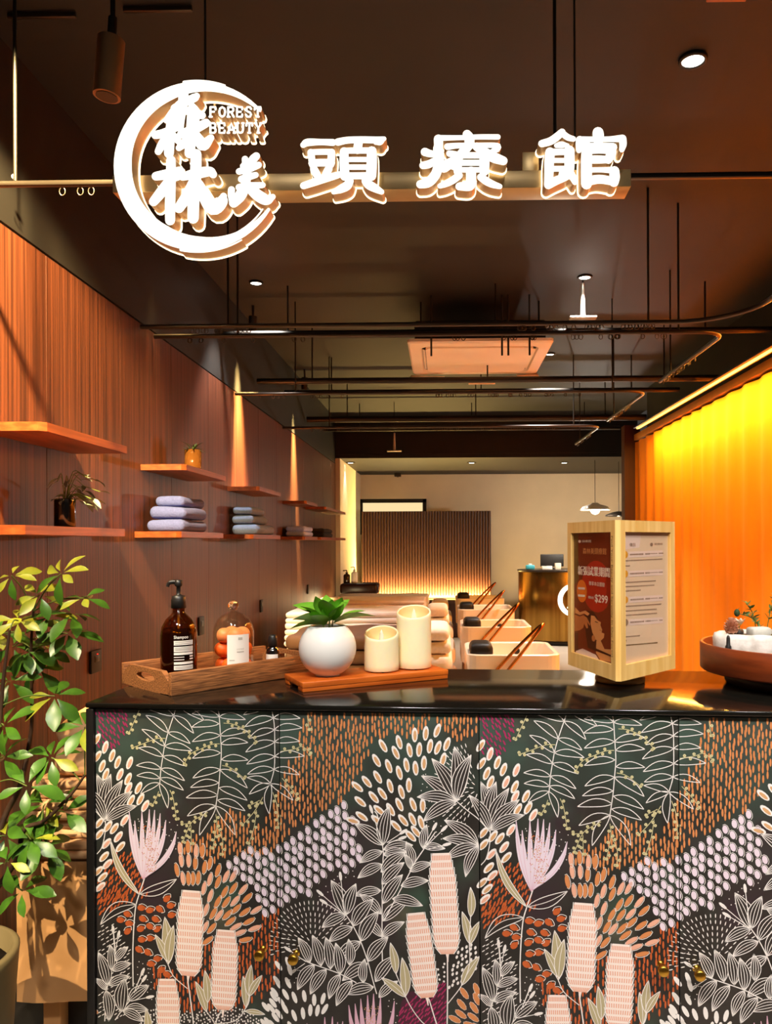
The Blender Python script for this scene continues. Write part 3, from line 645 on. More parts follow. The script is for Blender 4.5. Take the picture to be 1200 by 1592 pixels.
glyph(S1, [[(250, 205, 60), (330, 165, 70), (420, 120, 72), (440, 105, 56)], [(330, 95, 84), (320, 180, 84), (300, 300, 80), (300, 380, 60)], [(300, 180, 84), (240, 250, 80), (185, 310, 56)], [(330, 230, 60), (400, 235, 80), (485, 270, 66)], [(400, 190, 60), (440, 240, 60), (430, 320, 66)],
  [(90, 435, 70), (160, 420, 74), (290, 360, 64)], [(225, 300, 74), (215, 420, 84), (205, 590, 84)], [(200, 440, 76), (150, 510, 76), (115, 575, 62)], [(230, 430, 60), (270, 470, 62), (300, 505, 48)],
  [(310, 430, 74), (420, 385, 84), (520, 335, 74)], [(400, 270, 84), (395, 420, 92), (380, 590, 86)], [(385, 440, 76), (340, 500, 76), (290, 545, 56)], [(420, 420, 76), (460, 480, 92), (500, 520, 100), (560, 460, 60)]])
glyph(S1, [[(95, 785, 74), (180, 770, 84), (300, 735, 66)], [(222, 650, 80), (222, 800, 84), (215, 1000, 88), (215, 1160, 84)], [(205, 830, 84), (140, 920, 92), (75, 1000, 80)], [(250, 800, 60), (290, 790, 52), (320, 740, 44)],
  [(320, 790, 66), (430, 765, 92), (545, 745, 84), (580, 770, 66)], [(435, 600, 92), (432, 760, 96), (415, 960, 100), (410, 1140, 96)], [(410, 840, 84), (360, 950, 96), (290, 1055, 86)], [(450, 850, 90), (510, 960, 110), (580, 1050, 130), (650, 1000, 110), (668, 955, 60)]])
glyph(S1, [[(850, 640, 56), (858, 680, 70), (835, 700, 56)], [(945, 615, 66), (920, 640, 72), (890, 680, 60)], [(800, 745, 56), (880, 725, 62), (965, 690, 56)], [(820, 810, 60), (880, 790, 62), (940, 775, 52)], [(800, 880, 60), (880, 870, 66), (1000, 860, 50)], [(870, 690, 66), (865, 790, 70), (850, 880, 84)],
  [(850, 870, 90), (810, 950, 96), (755, 1010, 84)], [(735, 900, 60), (735, 950, 60), (750, 1010, 66)], [(880, 870, 84), (950, 940, 96), (1030, 985, 92), (1085, 960, 50)]])
# brush ring
ring = MB(); RC = (309, 258)
def arc(a0, a1, fr, fw, n=60):
    return [(RC[0] + fr(t) * math.cos(a), RC[1] - fr(t) * math.sin(a), fw(t)) for t, a in ((i / n, math.radians(a0 + (a1 - a0) * i / n)) for i in range(n + 1))]
def wprof(t):
    ks = [(0, 4), (.12, 13), (.25, 21), (.48, 28), (.7, 27), (.8, 22), (.9, 13), (1, 5)]
    for (a, x), (b, z) in zip(ks, ks[1:]):
        if t <= b: return x + (z - x) * (t - a) / (b - a)
    return ks[-1][1]
idT = lambda x, y: (x, y)
sign_stroke(ring, arc(42, 328, lambda t: 130 - wprof(t) * .42, wprof), idT, sub=1)
for a0, a1, r, w in ((258, 300, 133, 5), (270, 318, 129, 4), (100, 72, 132, 5), (290, 326, 120, 5)):
    sign_stroke(ring, arc(a0, a1, lambda t: r, lambda t: w * (1 - .6 * t), 14), idT, sub=1)
ring.build('brush_ring', SM, sg, world=True, fix=False)
# lettering FOREST / BEAUTY
LET = {'F': ['0,0 0,10', '0,10 7,10 7,7.6', '0,5.2 5,5.2', '-1.2,0 2,0'], 'O': ['4,0 1,1.5 0,5 1,8.5 4,10 7,8.5 8,5 7,1.5 4,0'], 'R': ['0,0 0,10', '0,10 5,10 7,8.6 6.8,6 5,5 0,5', '4,5 7.5,0', '-1,0 2,0'],
       'E': ['7,2.4 7,0 0,0 0,10 7,10 7,7.6', '0,5.1 5,5.1'], 'S': ['7,8 5.5,10 2,10 .4,8 1.5,5.8 5.8,4.4 7,2.2 5.5,0 1.6,0 0,2.2'], 'T': ['0,7.4 0,10 8,10 8,7.4', '4,10 4,0', '2.6,0 5.4,0'], 'B': ['0,0 0,10 5,10 6.8,8.4 6.4,6 4.8,5.3 0,5.3', '4.8,5.3 7,3.8 7,1.4 5,0 0,0'],
       'A': ['-.4,0 4,10 8.4,0', '1.6,3.2 6.4,3.2', '-1.2,0 1,0', '7.2,0 9.4,0'], 'U': ['0,10 0,3 1.2,.7 4,0 6.6,.7 7.6,3 7.6,10', '-1,10 1.4,10', '6.4,10 8.6,10'], 'Y': ['0,10 4,5 8,10', '4,5 4,0', '-1,10 1.4,10', '6.6,10 9,10', '2.6,0 5.4,0']}
for word, x0, y0, wdt, h in (('FOREST', 327, 181.5, 13.8, 15), ('BEAUTY', 327, 206.5, 14.0, 15)):
    m = MB()
    for i, ch in enumerate(word):
        for s in LET[ch]:
            pts = [(x0 + i * wdt + float(a) * 1.15, y0 - float(b) * h / 10 - i * .0, 3.3) for a, b in (q.split(',') for q in s.split())]
            fine = []
            for a, b in zip(pts, pts[1:]): fine += [a, tuple((Vector(a) + Vector(b)) / 2)]
            sign_stroke(m, fine + [pts[-1]], idT, sub=1)
    m.build('lettering', SM, sg, world=True, fix=False)
# bar and supports
a, b = sxz(161, 269), sxz(989, 263)
mz = (a[1] + b[1]) / 2
M_bar = mat('sign_bar', 'b89c6c', .35, .5, var=.08, scale=20)
MB().box(((a[0] + b[0]) / 2, SD + .032, mz), (b[0] - a[0], .06, .036), bev=.0015).build('bar', M_bar, sg, world=True)
p = sxz(829, 240); MB().box((p[0], SD + .012, p[1]), (.034, .006, .06), bev=.001).build('bracket', M_bar, sg, world=True)
p = sxz(324, 175); MB().box((p[0], SD + .004, p[1]), (.004, .006, .10), bev=.001).build('bracket', M_bar, sg, world=True)
for px in (300, 905):
    p = sxz(px, 250); MB().tube([(p[0], SD + .045, p[1] - .01), (p[0], SD + .045, 2.95)], .0025, 6).build('hanger', M_black, sg, world=True)

# ------------------------------------------------------------------ things standing on the counter
M_tray = mat('tray_wood', 'a86c3c', .6, col2='6a4020', scale=9, stretch=(2, 30, 30), bump=.4)
A = onz(266, 1083, ZT); C = onz(470, 1050, ZT)
ta = math.atan2(C.y - A.y, C.x - A.x); TL, TW, TH = .40, .231, .050
tr = thing('wooden_tray', 'weathered brown wooden tray holding the amber pump bottle and glass cloche', 'tray', (A.x, A.y, ZT), ta)
MB().box((TL / 2, TW / 2, .006), (TL - .002, TW - .002, .008), bev=.001).build('base', M_tray, tr)
t = .012
for nm, c, d in (('side_panel', (TL / 2, t / 2, TH / 2), (TL, t, TH)), ('side_panel', (TL / 2, TW - t / 2, TH / 2), (TL, t, TH))):
    MB().box(c, d, bev=.0015).build(nm, M_tray, tr)
for x in (t / 2, TL - t / 2):                              # short ends with a hand hole
    m = MB(); W0, hw, hz, hh = TW - 2 * t, .042, .030, .010
    y0 = TW / 2
    ov = [(y0 + hw * math.cos(q) * (1 if abs(math.cos(q)) < .8 else 1), hz + hh * math.sin(q)) for q in (2 * PI * k / 24 for k in range(24))]
    rect = []
    for k in range(24):
        q = 2 * PI * k / 24; cx_, sx_ = math.cos(q), math.sin(q)
        s = min((W0 / 2) / abs(cx_) if abs(cx_) > 1e-6 else 9, ((TH - hz) if sx_ > 0 else hz) / abs(sx_) if abs(sx_) > 1e-6 else 9)
        rect.append((y0 + cx_ * s, hz + sx_ * s))
    ang = math.atan2(TH - hz, W0 / 2)
    vs = []; fs = []
    for xx in (x - t / 2, x + t / 2): vs += [(xx, p[0], p[1]) for p in ov] + [(xx, p[0], p[1]) for p in rect]
    for k in range(24):
        k2 = (k + 1) % 24
        fs += [[k, k2, 24 + k2, 24 + k], [48 + k, 48 + k2, 72 + k2, 72 + k], [k, k2, 48 + k2, 48 + k], [24 + k, 24 + k2, 72 + k2, 72 + k]]
    m.add(vs, fs); m.build('end_panel', M_tray, tr)
TZ = ZT + .0112
# pump bottle
M_amber = mat('amber_glass', 'b4661a', .04, trans=.9, ior=1.3, coat=.5)
M_amberdark = mat('amber_liquid', '33200a', .12, coat=.6)
p = W(278, 1000, 1.755); pb = thing('pump_bottle', 'amber shampoo bottle with black pump and white label in the tray', 'bottle', (p.x, p.y, TZ)); pb.scale = (1, 1, 1.06)
r = .0405
MB().lathe([(.0001, 0), (r - .004, 0), (r, .004), (r, .105), (r - .003, .122), (r - .012, .138), (.017, .149), (.0135, .153), (.0135, .163), (.0001, .163)], n=48).build('glass_body', thin_glass('amber_body', 'b48428', 1, 1.45), pb)
MB().lathe([(.0001, .002), (.0365, .002), (.0375, .006), (.0375, .108), (.034, .118), (.0001, .1185)], n=40).build('shampoo_fill', M_amberdark, pb)
MB().tube([(0, 0, .119), (0, 0, .161)], .003, 8).build('dip_tube', M_whitepl, pb)
MB().lathe([(.0001, .162), (.0165, .162), (.0165, .180), (.0155, .182), (.0155, .188), (.007, .190), (.005, .192), (.005, .208), (.008, .209), (.009, .212), (.009, .222), (.0001, .223)], n=24).build('pump', mat('black_plastic', '1d1a18', .4), pb)
MB().tube(cr([(.004, 0, .217), (-.012, -.003, .218), (-.020, -.005, .216), (-.023, -.006, .208)], 4), [.0065, .006, .0055, .0052, .005, .005, .005, .005, .0045, .0045, .004, .004, .004], 10).build('spout', MATS['black_plastic'], pb)
def wraplabel(m, rad, a0, a1, z0, z1, mi, n=12):
    vs = [(rad * math.cos(a0 + (a1 - a0) * i / n), rad * math.sin(a0 + (a1 - a0) * i / n), z) for z in (z0, z1) for i in range(n + 1)]
    m.add(vs, [[i, i + 1, n + 2 + i, n + 1 + i] for i in range(n)], mi, True)
def wraptext(m, body, rad, a0, a1, z0, z1, mi, bold=0):
    vs, fs = textmesh(body, bold)
    m.add([(rad * math.cos(a0 + (a1 - a0) * x), rad * math.sin(a0 + (a1 - a0) * x), z0 + (z1 - z0) * y) for x, y in vs], fs, mi)
M_lab = mat('label_white', 'e9e4dc', .5); M_labdark = mat('label_print', '4a4038', .5)
m = MB(); a0, a1 = math.radians(-86), math.radians(-24); q = r + .0004
wraptext(m, 'Shampoo', q, a0, a0 + (a1 - a0) * .72, .0975, .1065, 0, .01)
for z0, z1 in ((.086, .0955), (.072, .083), (.0655, .0705), (.0455, .0505), (.034, .043)): wraplabel(m, q, a0, a1, z0, z1, 0)
for z in (.0885, .0925, .075, .0775, .0805, .0365, .0395): wraplabel(m, q + .0003, a0 + .06, a1 - .06, z, z + .0007, 1)
for z in (.060, .0545): wraplabel(m, q, a0, a0 + .55, z, z + .0016, 0); wraplabel(m, q, a1 - .22, a1, z, z + .003, 0)
m.build('label', [M_lab, M_labdark], pb, fix=False)
# cloche with orange balls
p = W(363, 1000, 1.858); cj = thing('glass_cloche', 'clear glass bell cloche with a ball knob and white label, filled with orange', 'cloche', (p.x, p.y, TZ)); cj.scale = (1.02, 1.02, 1.05)
M_glass = thin_glass('clear_glass', 'fbf6f0', 1, 1.4)
M_solidglass = mat('solid_glass', 'ffffff', .02, trans=1, ior=1.45)
r = .0475
pr_ = [(r, .006), (r, .100), (r - .003, .115), (r - .010, .129), (r - .022, .140), (.010, .1475), (.005, .149)]
m = MB(); m.lathe(pr_, n=40, cap=False); m.lathe([(a - .0018 if a > .006 else a, b - (.0015 if b > .11 else 0)) for a, b in pr_], n=40, cap=False)
m.build('glass_dome', M_glass, cj, fix=False)
MB().sphere((0, 0, .161), .0125, 24).build('ball_knob', M_solidglass, cj)
MB().lathe([(.0001, 0), (.049, 0), (.050, .002), (.050, .005), (.0001, .0058)], n=40).build('base', mat('dark_wood_base', '4a2412', .5), cj)
m = MB(); q = r + .0005; wraplabel(m, q, math.radians(-92), math.radians(-28), .030, .098, 0)
wraptext(m, 'scented', q + .0003, math.radians(-66), math.radians(-46), .064, .068, 1); wraplabel(m, q + .0003, math.radians(-62), math.radians(-50), .086, .092, 1)
wraplabel(m, q + .0003, math.radians(-66), math.radians(-46), .058, .0605, 1); wraplabel(m, q + .0003, math.radians(-86), math.radians(-72), .040, .042, 1)
m.v = [v for v in m.v]
m.build('label', [M_lab, mat('label_grey', 'b9b0a6', .5)], cj, fix=False)
M_oball = mat('orange_soap', 'f0661e', .45, sss=.25, var=.12, scale=30); M_oball2 = mat('pale_orange_soap', 'f7a26a', .4, sss=.25, var=.1, scale=30)
kk = 0
for z in (.026, .063, .098):
    for i in range(4):
        an = -1.9 + i * PI / 2 + z * 9; rr = .0255 if z < .09 else .0215
        o = thing('bath_ball', ('%s orange ball inside the glass cloche, %s layer, %s' % (('pale' if z > .09 else 'deep'), ('lowest', 'middle', 'uppermost')[int(z * 28)], ('facing the counter front', 'towards the small black bottle', 'against the far side', 'towards the amber pump bottle')[i])), 'ball', (p.x + rr * math.cos(an), p.y + rr * math.sin(an), TZ + z), group='orange balls in the cloche')
        m = MB().sphere((0, 0, 0), .0198, 18, sz=.95, seg=10); rnd = random.Random(kk)
        m.v = [tuple(Vector(v) * (1 + .05 * math.sin(v[0] * 160 + kk) * math.cos(v[2] * 140 + kk * 2))) for v in m.v]
        m.build('body', M_oball2 if z > .09 else M_oball, o); kk += 1
# small dropper bottle
M_blackgl = mat('black_glass', '120f0e', .12, coat=.5)
p = W(424, 1000, 1.905); sb = thing('small_bottle', 'little black bottle with white label at the end of the tray', 'bottle', (p.x, p.y, TZ)); sb.scale = (1, 1, 1.3)
MB().lathe([(.0001, 0), (.0150, 0), (.0165, .002), (.0165, .038), (.0145, .044), (.009, .047), (.009, .050), (.0001, .050)], n=28).build('glass_body', M_blackgl, sb)
MB().lathe([(.0001, .049), (.0115, .049), (.0118, .060), (.0105, .068), (.0075, .071), (.0001, .072)], n=24).build('cap', MATS['black_plastic'], sb)
m = MB(); wraplabel(m, .0168, math.radians(-150), math.radians(-30), .010, .035, 0); wraplabel(m, .017, math.radians(-105), math.radians(-55), .021, .0235, 1); m.build('label', [M_lab, MATS['label_grey']], sb, fix=False)

# orange board, vase, candles
M_board = mat('board_wood', 'd2691e', .35, col2='b04e12', scale=5, stretch=(1.5, 14, 14), bump=.08)
A = onz(470, 1077, ZT); C = onz(697, 1055, ZT); ba = math.atan2(C.y - A.y, C.x - A.x); BL, BW = .367, .135; BZ = ZT + .0225
bd = thing('serving_board', 'glossy orange brown wooden board carrying the round vase and two candles', 'board', (A.x, A.y, ZT), ba)
MB().box((BL / 2, BW / 2, .0155), (BL, BW, .013), bev=.0015).build('slab', M_board, bd)
for y in (.018, BW - .018): MB().box((BL / 2, y, .0048), (BL - .002, .034, .0094), bev=.001).build('rail', M_board, bd)
def bp(l, w, z=0): return (A.x + l * math.cos(ba) - w * math.sin(ba), A.y + l * math.sin(ba) + w * math.cos(ba), BZ + z)
vs_ = thing('vase', 'round white globe vase with green leafy cuttings on the board', 'vase', bp(.082, .064))
R = .0665; pr_ = [(.0001, 0), (.028, .0005)] + [(R * math.cos(a), .063 + R * math.sin(a)) for a in [math.radians(-68 + 8.0 * k) for k in range(16)]]
pr_ += [(pr_[-1][0] - .003, pr_[-1][1] - .001)] + [(a - .004, b) for a, b in pr_[-2:3:-1]] + [(.0001, .02)]
MB().lathe(pr_, n=48).build('body', M_white, vs_, fix=True)
def leafmesh(name, L, Wd, m_, fold=.25, droop=.3, n=6, notch=False):
    vs = []; fs = []
    for i in range(n + 1):
        s = i / n; w = Wd * .5 * math.sin(PI * min(1, s * .93 + .05) ** (.8 if not notch else 1.5)); x = L * s; z = -droop * L * s * s
        vs += [(x, -w, z + fold * w), (x, 0, z), (x, w, z + fold * w)]
    for i in range(n):
        for j in (0, 1): fs.append([3 * i + j, 3 * i + 3 + j, 3 * i + 4 + j, 3 * i + 1 + j])
    me = bpy.data.meshes.new(name); me.from_pydata(vs, [], fs); me.materials.append(m_)
    me.polygons.foreach_set('use_smooth', [True] * len(fs)); me.update(); return me
def leafmat(name, c1, c2, rough=.4):
    m = mat(name, c1, rough, col2=c2, scale=14, coord='Object'); b = m.node_tree.nodes['Principled BSDF']
    b.inputs['Subsurface Weight'].default_value = 0; b.inputs['Transmission Weight'].default_value = 0
    return m
M_vleaf = leafmat('vase_leaf', '8ac83c', '4a8a20', .35)
M_stem = mat('green_stem', '5a6a26', .6, var=.2, scale=20)
VLM = leafmesh('leaf', .062, .036, M_vleaf, .35, .25)
rnd = random.Random(3)
for i, (an, el, L, rs) in enumerate(((200, 35, .9, .2), (170, 15, 1.15, -.4), (215, 5, 1.2, .5), (250, 25, 1.0, .2), (275, 40, 1.1, -.3), (310, 30, 1.0, .6), (350, 22, 1.25, .1), (10, 8, 1.5, -.2), (40, 35, .9, .3), (100, 50, 1, .1), (140, 40, 1.0, -.5), (290, 65, .9, .2), (230, 60, .8, .5), (330, 58, 1.0, -.5), (185, -8, 1.1, .3))):
    o = link('leaf', VLM, vs_, (.017 * math.cos(math.radians(an)), .017 * math.sin(math.radians(an)), .129 + .012 * math.sin(i * 1.7)))
    o.rotation_euler = (rs, -math.radians(el + 14), math.radians(an)); o.scale = (L, L * 1.15, L)
for i in range(5):
    a = i * 1.3; MB().tube([(.005 * math.cos(a), .005 * math.sin(a), .06), (.014 * math.cos(a), .014 * math.sin(a), .138)], .0014, 6).build('stem', M_stem, vs_)
M_wax = mat('cream_wax', 'fdeec0', .5, sss=.35, var=.05, scale=12)
M_wax2 = mat('inner_wax', 'e6c888', .5, sss=.2)
M_flame = mat('flame_plastic', 'fff3d4', .3, sss=.3)
def candle(l, w, r, h, label):
    c = thing('candle', label, 'candle', bp(l, w), group=None)
    m = MB(); n = 40
    prof = [(.0001, .0025), (r - .001, .0025), (r, .0035)] + [(r, .0035 + (h - .0075) * k / 8) for k in range(1, 9)] + [(r - .0012, h - .0008), (r - .0032, h), (r - .0046, h - .003), (r - .006, h - .014), (r - .008, h - .040), (r * .4, h - .046), (.0001, h - .047)]
    m.lathe(prof[:14], n=n, cap=False); m.lathe(prof[13:], n=n, mi=1, cap=False)
    def dip(x, y, z):                         # the melted rim sinks towards one side
        q = math.hypot(x, y)
        if z < h - .038 or q < 1e-3: return z
        return z - .026 * (.5 + .5 * math.cos(math.atan2(y, x) + 1.6)) * min(1, (z - h + .038) / .034)
    m.v = [(x, y, dip(x, y, z)) for x, y, z in m.v]
    m.build('wax_body', [M_wax, M_wax2], c)
    for k in range(3): MB().lathe([(.0001, 0), (.003, 0), (.003, .003), (.0001, .003)], (r * .7 * math.cos(k * 2.1 - 1.4), r * .7 * math.sin(k * 2.1 - 1.4), 0), n=10).build('foot', MATS['black_plastic'], c)
    f = MB().lathe([(.0015, h - .046), (.0055, h - .038), (.0064, h - .030), (.0048, h - .018), (.0022, h - .010), (.0001, h - .006)], n=16); f.v = [(x, y * .45, z) for x, y, z in f.v]
    f.build('flame', M_flame, c); return c
candle(.218, .062, .0412, .105, 'shorter cream pillar candle with plastic flame between vase and tall candle')
candle(.306, .064, .0425, .152, 'taller cream pillar candle with plastic flame at the end of the board')

# ------------------------------------------------------------------ three-sided menu stand
M_pine = mat('pale_pine', 'f4cc80', .45, col2='e6b562', scale=5, stretch=(12, 12, 1), bump=.06)
ds = onz(961, 1061, ZT + .0235); HS = .354; SL = .268
dl = onz(876, 1032, ZT + .0235); dr = onz(1052, 1040, ZT + .0235)
aL = math.atan2(dl.y - ds.y, dl.x - ds.x); aR = math.atan2(dr.y - ds.y, dr.x - ds.x)
mid = (aL + aR) / 2; aL, aR = mid + PI / 6, mid - PI / 6
# prism corners in the stand's own frame (origin at the near corner)
cA = Vector((0, 0)); cB = Vector((SL * math.cos(aL), SL * math.sin(aL))); cC = Vector((SL * math.cos(aR), SL * math.sin(aR)))
ctr = (cA + cB + cC) / 3
st = thing('menu_stand', 'three sided pale pine menu stand with red price poster beside the round tray', 'menu stand', (ds.x, ds.y, ZT))
MB().lathe([(.0001, 0), (.056, 0), (.058, .002), (.058, .011), (.050, .013), (.050, .0235), (.0001, .0235)], (ctr.x, ctr.y, 0), n=36).build('swivel_base', mat('pine_base', 'b5793a', .4, var=.15, scale=6, stretch=(3, 3, 12)), st)
Zb = .0237
def tri(off):                                # triangle with cut corners
    P = [cA, cB, cC]; out = []
    for i in range(3):
        a, b, c = P[i - 1], P[i], P[(i + 1) % 3]
        out += [b + (a - b).normalized() * off, b + (c - b).normalized() * off]
    return [tuple(p) for p in out]
for z0, z1 in ((Zb, Zb + .012), (Zb + HS - .012, Zb + HS)): MB().prism(tri(.012), z0, z1).build('end_plate', M_pine, st)
def facexf(p0, p1):                          # local frame of one face: s along, n outward
    d = (p1 - p0); L = d.length; d.normalize(); n = Vector((d.y, -d.x))
    if n.dot(ctr - p0) > 0: n = -n
    return lambda s, z, o=0: (p0.x + d.x * s * L + n.x * o, p0.y + d.y * s * L + n.y * o, z), L
faces = [(cB, cA), (cA, cC), (cC, cB)]
def bar(m, fx, s0, s1, z0, z1, o0, o1, mi=0):
    c = [fx(s, z, o) for o in (o0, o1) for s, z in ((s0, z0), (s1, z0), (s1, z1), (s0, z1))]
    m.add(c, [[0, 1, 2, 3], [4, 5, 6, 7], [0, 1, 5, 4], [1, 2, 6, 5], [2, 3, 7, 6], [3, 0, 4, 7]], mi)
M_acr = thin_glass('acrylic', 'fbfaf8', .8, 1.3)
for k in range(3):
    fx, L = facexf(*faces[k]); e = .012 / L; fw = .020 / L; pc = .012 / L
    for s0, s1, z0, z1, nm in ((e, e + fw, Zb + .012, Zb + HS - .012, 'frame_post'), (1 - e - fw, 1 - e, Zb + .012, Zb + HS - .012, 'frame_post'), (e + fw, 1 - e - fw, Zb + HS - .026, Zb + HS - .012, 'frame_rail'), (e + fw, 1 - e - fw, Zb + .012, Zb + .034, 'frame_rail')):
        m = MB(); bar(m, fx, s0, s1, z0, z1, -.010, 0); m.build(nm, M_pine, st)
for b in (cA, cB, cC):
    o = [p for p in (cA, cB, cC) if p is not b]; v = [(b + (q - b).normalized() * .012) for q in o]; w = [v[0] + (o[1] - b).normalized() * .006, v[1] + (o[0] - b).normalized() * .006]
    MB().prism([tuple(v[0]), tuple(v[1]), tuple(w[1]), tuple(w[0])], Zb + .012, Zb + HS - .012).build('corner_post', M_pine, st)
z0p, z1p = Zb + .034, Zb + HS - .026
PC = [mat('poster_' + n, c, .4) for n, c in (('brown', '7a2a0c'), ('red', 'b8260a'), ('orange', 'f07a1e'), ('cream', 'f6e2cc'), ('skin', 'e59a5a'), ('hair', '4a1c0c'), ('dark', '5c1c08'), ('paper', 'efcfae'), ('grey', '9a7a66'), ('skin2', 'c9763c'), ('pink', 'f3d6c8'), ('gold', 'f2a52a'), ('pinegroove', '6a4a1c'))]
def poster(fxk, base, draw, lo=.032, hi=.968, name='poster'):
    fx, L = facexf(*faces[fxk]); e = .032 / L; sm = e; sM = 1 - e
    m = MB(); bar(m, fx, sm, sM, z0p, z1p, -.0095, -.008, base)
    def P(poly, mi, lay):
        m.add([fx(sm + (sM - sm) * s, z1p - (z1p - z0p) * t, -.008 + .00018 * lay) for s, t in poly], [list(range(len(poly)))], mi)
    def E(cx, cy, rx, ry, mi, lay, rot=0, n=22):
        P([(cx + rx * math.cos(q) * math.cos(rot) - ry * math.sin(q) * math.sin(rot), cy + (rx * math.cos(q) * math.sin(rot) + ry * math.sin(q) * math.cos(rot))) for q in (2 * PI * k / n for k in range(n))], mi, lay)
    def TX(body, s0, s1, t0, t1, mi, lay, bold=0):
        v, f = textmesh(body, bold)
        m.add([fx(sm + (sM - sm) * (s0 + (s1 - s0) * x), z1p - (z1p - z0p) * (t1 + (t0 - t1) * y), -.008 + .00018 * lay) for x, y in v], f, mi)
    draw(P, E, TX); m.build(name, PC, st, fix=False)
    m = MB(); bar(m, fx, sm, sM, z0p, z1p, -.005, -.0035); m.build('acrylic_pane', M_acr, st)
def zc(x, y): s = (x - 82) / (418 + .012 * y); return (s, (y - 35 + 15 * s) / (1375 + 145 * s))
def draw1(P, E, TX):
    Z = lambda *q: [zc(*p) for p in q]
    P([(.80, 0), (1, 0), (1, 1), (.86, 1)], 0, 1)
    c = zc(330, 650); E(c[0], c[1], .37, .205, 1, 1)
    P(Z((85, 40), (130, 40), (140, 560), (85, 640)), 12, .5)
    TX('森林美頭療館', *[zc(185, 0)[0], zc(430, 0)[0]], zc(300, 205)[1], zc(300, 278)[1], 4, 3)
    c = zc(150, 130); E(c[0], c[1] , .035, .012, 3, 3); TX('頭療館', zc(175, 0)[0], zc(275, 0)[0], zc(200, 112)[1], zc(200, 142)[1], 3, 3)
    [TX('新張試業期間', zc(130, 0)[0] + dx, zc(462, 0)[0] + dx, zc(300, 420)[1], zc(300, 530)[1], 3, 3 + k * .2) for k, dx in enumerate((-.006, 0, .006))]
    TX('尊享本店體驗', zc(250, 0)[0], zc(412, 0)[0], zc(330, 595)[1], zc(330, 645)[1], 3, 3)
    c = zc(172, 705); E(c[0], c[1], .135, .093, 2, 2)
    for y in (670, 755): P(Z((130, y - 12), (208, y - 6), (208, y + 18), (130, y + 14)), 3 if y > 700 else 10, 3)
    TX('體驗價', zc(242, 0)[0], zc(300, 0)[0], zc(270, 762)[1], zc(270, 793)[1], 3, 3)
    TX('$299', zc(312, 0)[0], zc(442, 0)[0], zc(380, 745)[1], zc(380, 850)[1], 3, 3, .02)
    # photograph of a head massage: hair, face in profile, neck and shoulder, two hands
    P(Z((200, 925), (300, 940), (345, 1010), (330, 1280), (350, 1390), (240, 1360), (215, 1180)), 5, 1.5)
    P(Z((275, 985), (312, 992), (345, 1040), (382, 1062), (376, 1095), (396, 1150), (388, 1178), (418, 1192), (412, 1240), (372, 1285), (325, 1265), (290, 1180), (270, 1080)), 4, 2)
    P(Z((335, 1275), (380, 1275), (420, 1370), (520, 1370), (525, 1520), (380, 1500), (330, 1420)), 4, 2)
    P(Z((318, 1050), (352, 1062), (350, 1070), (318, 1060)), 5, 3); P(Z((365, 1150), (392, 1152), (390, 1162), (366, 1158)), 9, 3)
    E(*zc(303, 1250), .045, .025, 9, 3)
    P(Z((90, 980), (150, 1000), (190, 985), (230, 1010), (265, 1085), (262, 1110), (235, 1060), (245, 1130), (228, 1140), (200, 1080), (190, 1130), (150, 1160), (90, 1170)), 9, 3)
    P(Z((95, 890), (150, 950), (215, 930), (262, 965), (240, 990), (200, 965), (150, 985), (95, 960)), 4, 3.5)
    P(Z((90, 1190), (128, 1190), (128, 1390), (90, 1420)), 6, 1.5)
    P(Z((100, 1400), (180, 1370), (330, 1440), (370, 1510), (100, 1425)), 10, 2.5); P(Z((250, 1330), (500, 1440), (500, 1460), (250, 1365)), 5, 3)
    TX('Find Your Beauty and Serenity In Our Forest', 0, 1, 0, 1, 12, -50) if False else None
poster(0, 0, draw1)
fx, L = facexf(*faces[0])
vs2, fs2 = textmesh('Find Your Beauty and Serenity In Our Forest', .0)
m = MB(); s1 = 1 - .012 / L
m.add([fx(s1 - .010 / L + (.010 / L) * (y - .95) , Zb + HS - .035 - (HS - .085) * x, .0004) for x, y in vs2], fs2, 0)
m.build('lettering', PC[12], st, fix=False)
def zd(x, y): s = (x - 115) / 490; return (s, (y - 20) / (1550 - 90 * s))
def draw2(P, E, TX):
    Z = lambda *q: [zd(*p) for p in q]; rnd = random.Random(5)
    P(Z((115, 20), (310, 20), (290, 200), (115, 230)), 10, .6)
    TX('價目', *[zd(185, 0)[0], zd(245, 0)[0]], zd(200, 148)[1], zd(200, 190)[1], 8, 3); c = zd(420, 165); E(c[0], c[1], .03, .014, 8, 3); TX('頭療館', zd(450, 0)[0], zd(545, 0)[0], zd(500, 145)[1], zd(500, 170)[1], 8, 3)
    def micro(x0, x1, y, h=12, mi=8):
        x = x0
        while x < x1:
            w = rnd.uniform(8, 15); k = -.05 * (x - 115)
            P(Z((x, y + k), (x + w - 3, y + k - .5), (x + w - 3, y + h + k), (x, y + h + k)), mi, 3); x += w
    for y in (285, 510, 815, 1080):
        E(*zd(142, y), .055, .028, 11 if y < 1000 else 8, 3)
        P(Z((175, y - 35), (545, y - 52), (545, y + 18), (175, y + 35)), 10, 2); micro(190, 330, y - 6, 18); micro(350, 400, y - 6, 18); micro(405, 480, y - 2, 8); micro(500, 540, y - 4, 14)
    for y, x1, mi in ((350, 530, 8), (412, 185, 8), (605, 460, 8), (655, 440, 8), (705, 300, 8), (885, 520, 8), (940, 470, 8), (990, 470, 8), (1240, 280, 8), (1285, 150, 8), (1340, 475, 12)): micro(120, x1, y, 13, mi)
poster(1, 7, draw2); poster(2, 7, draw2)

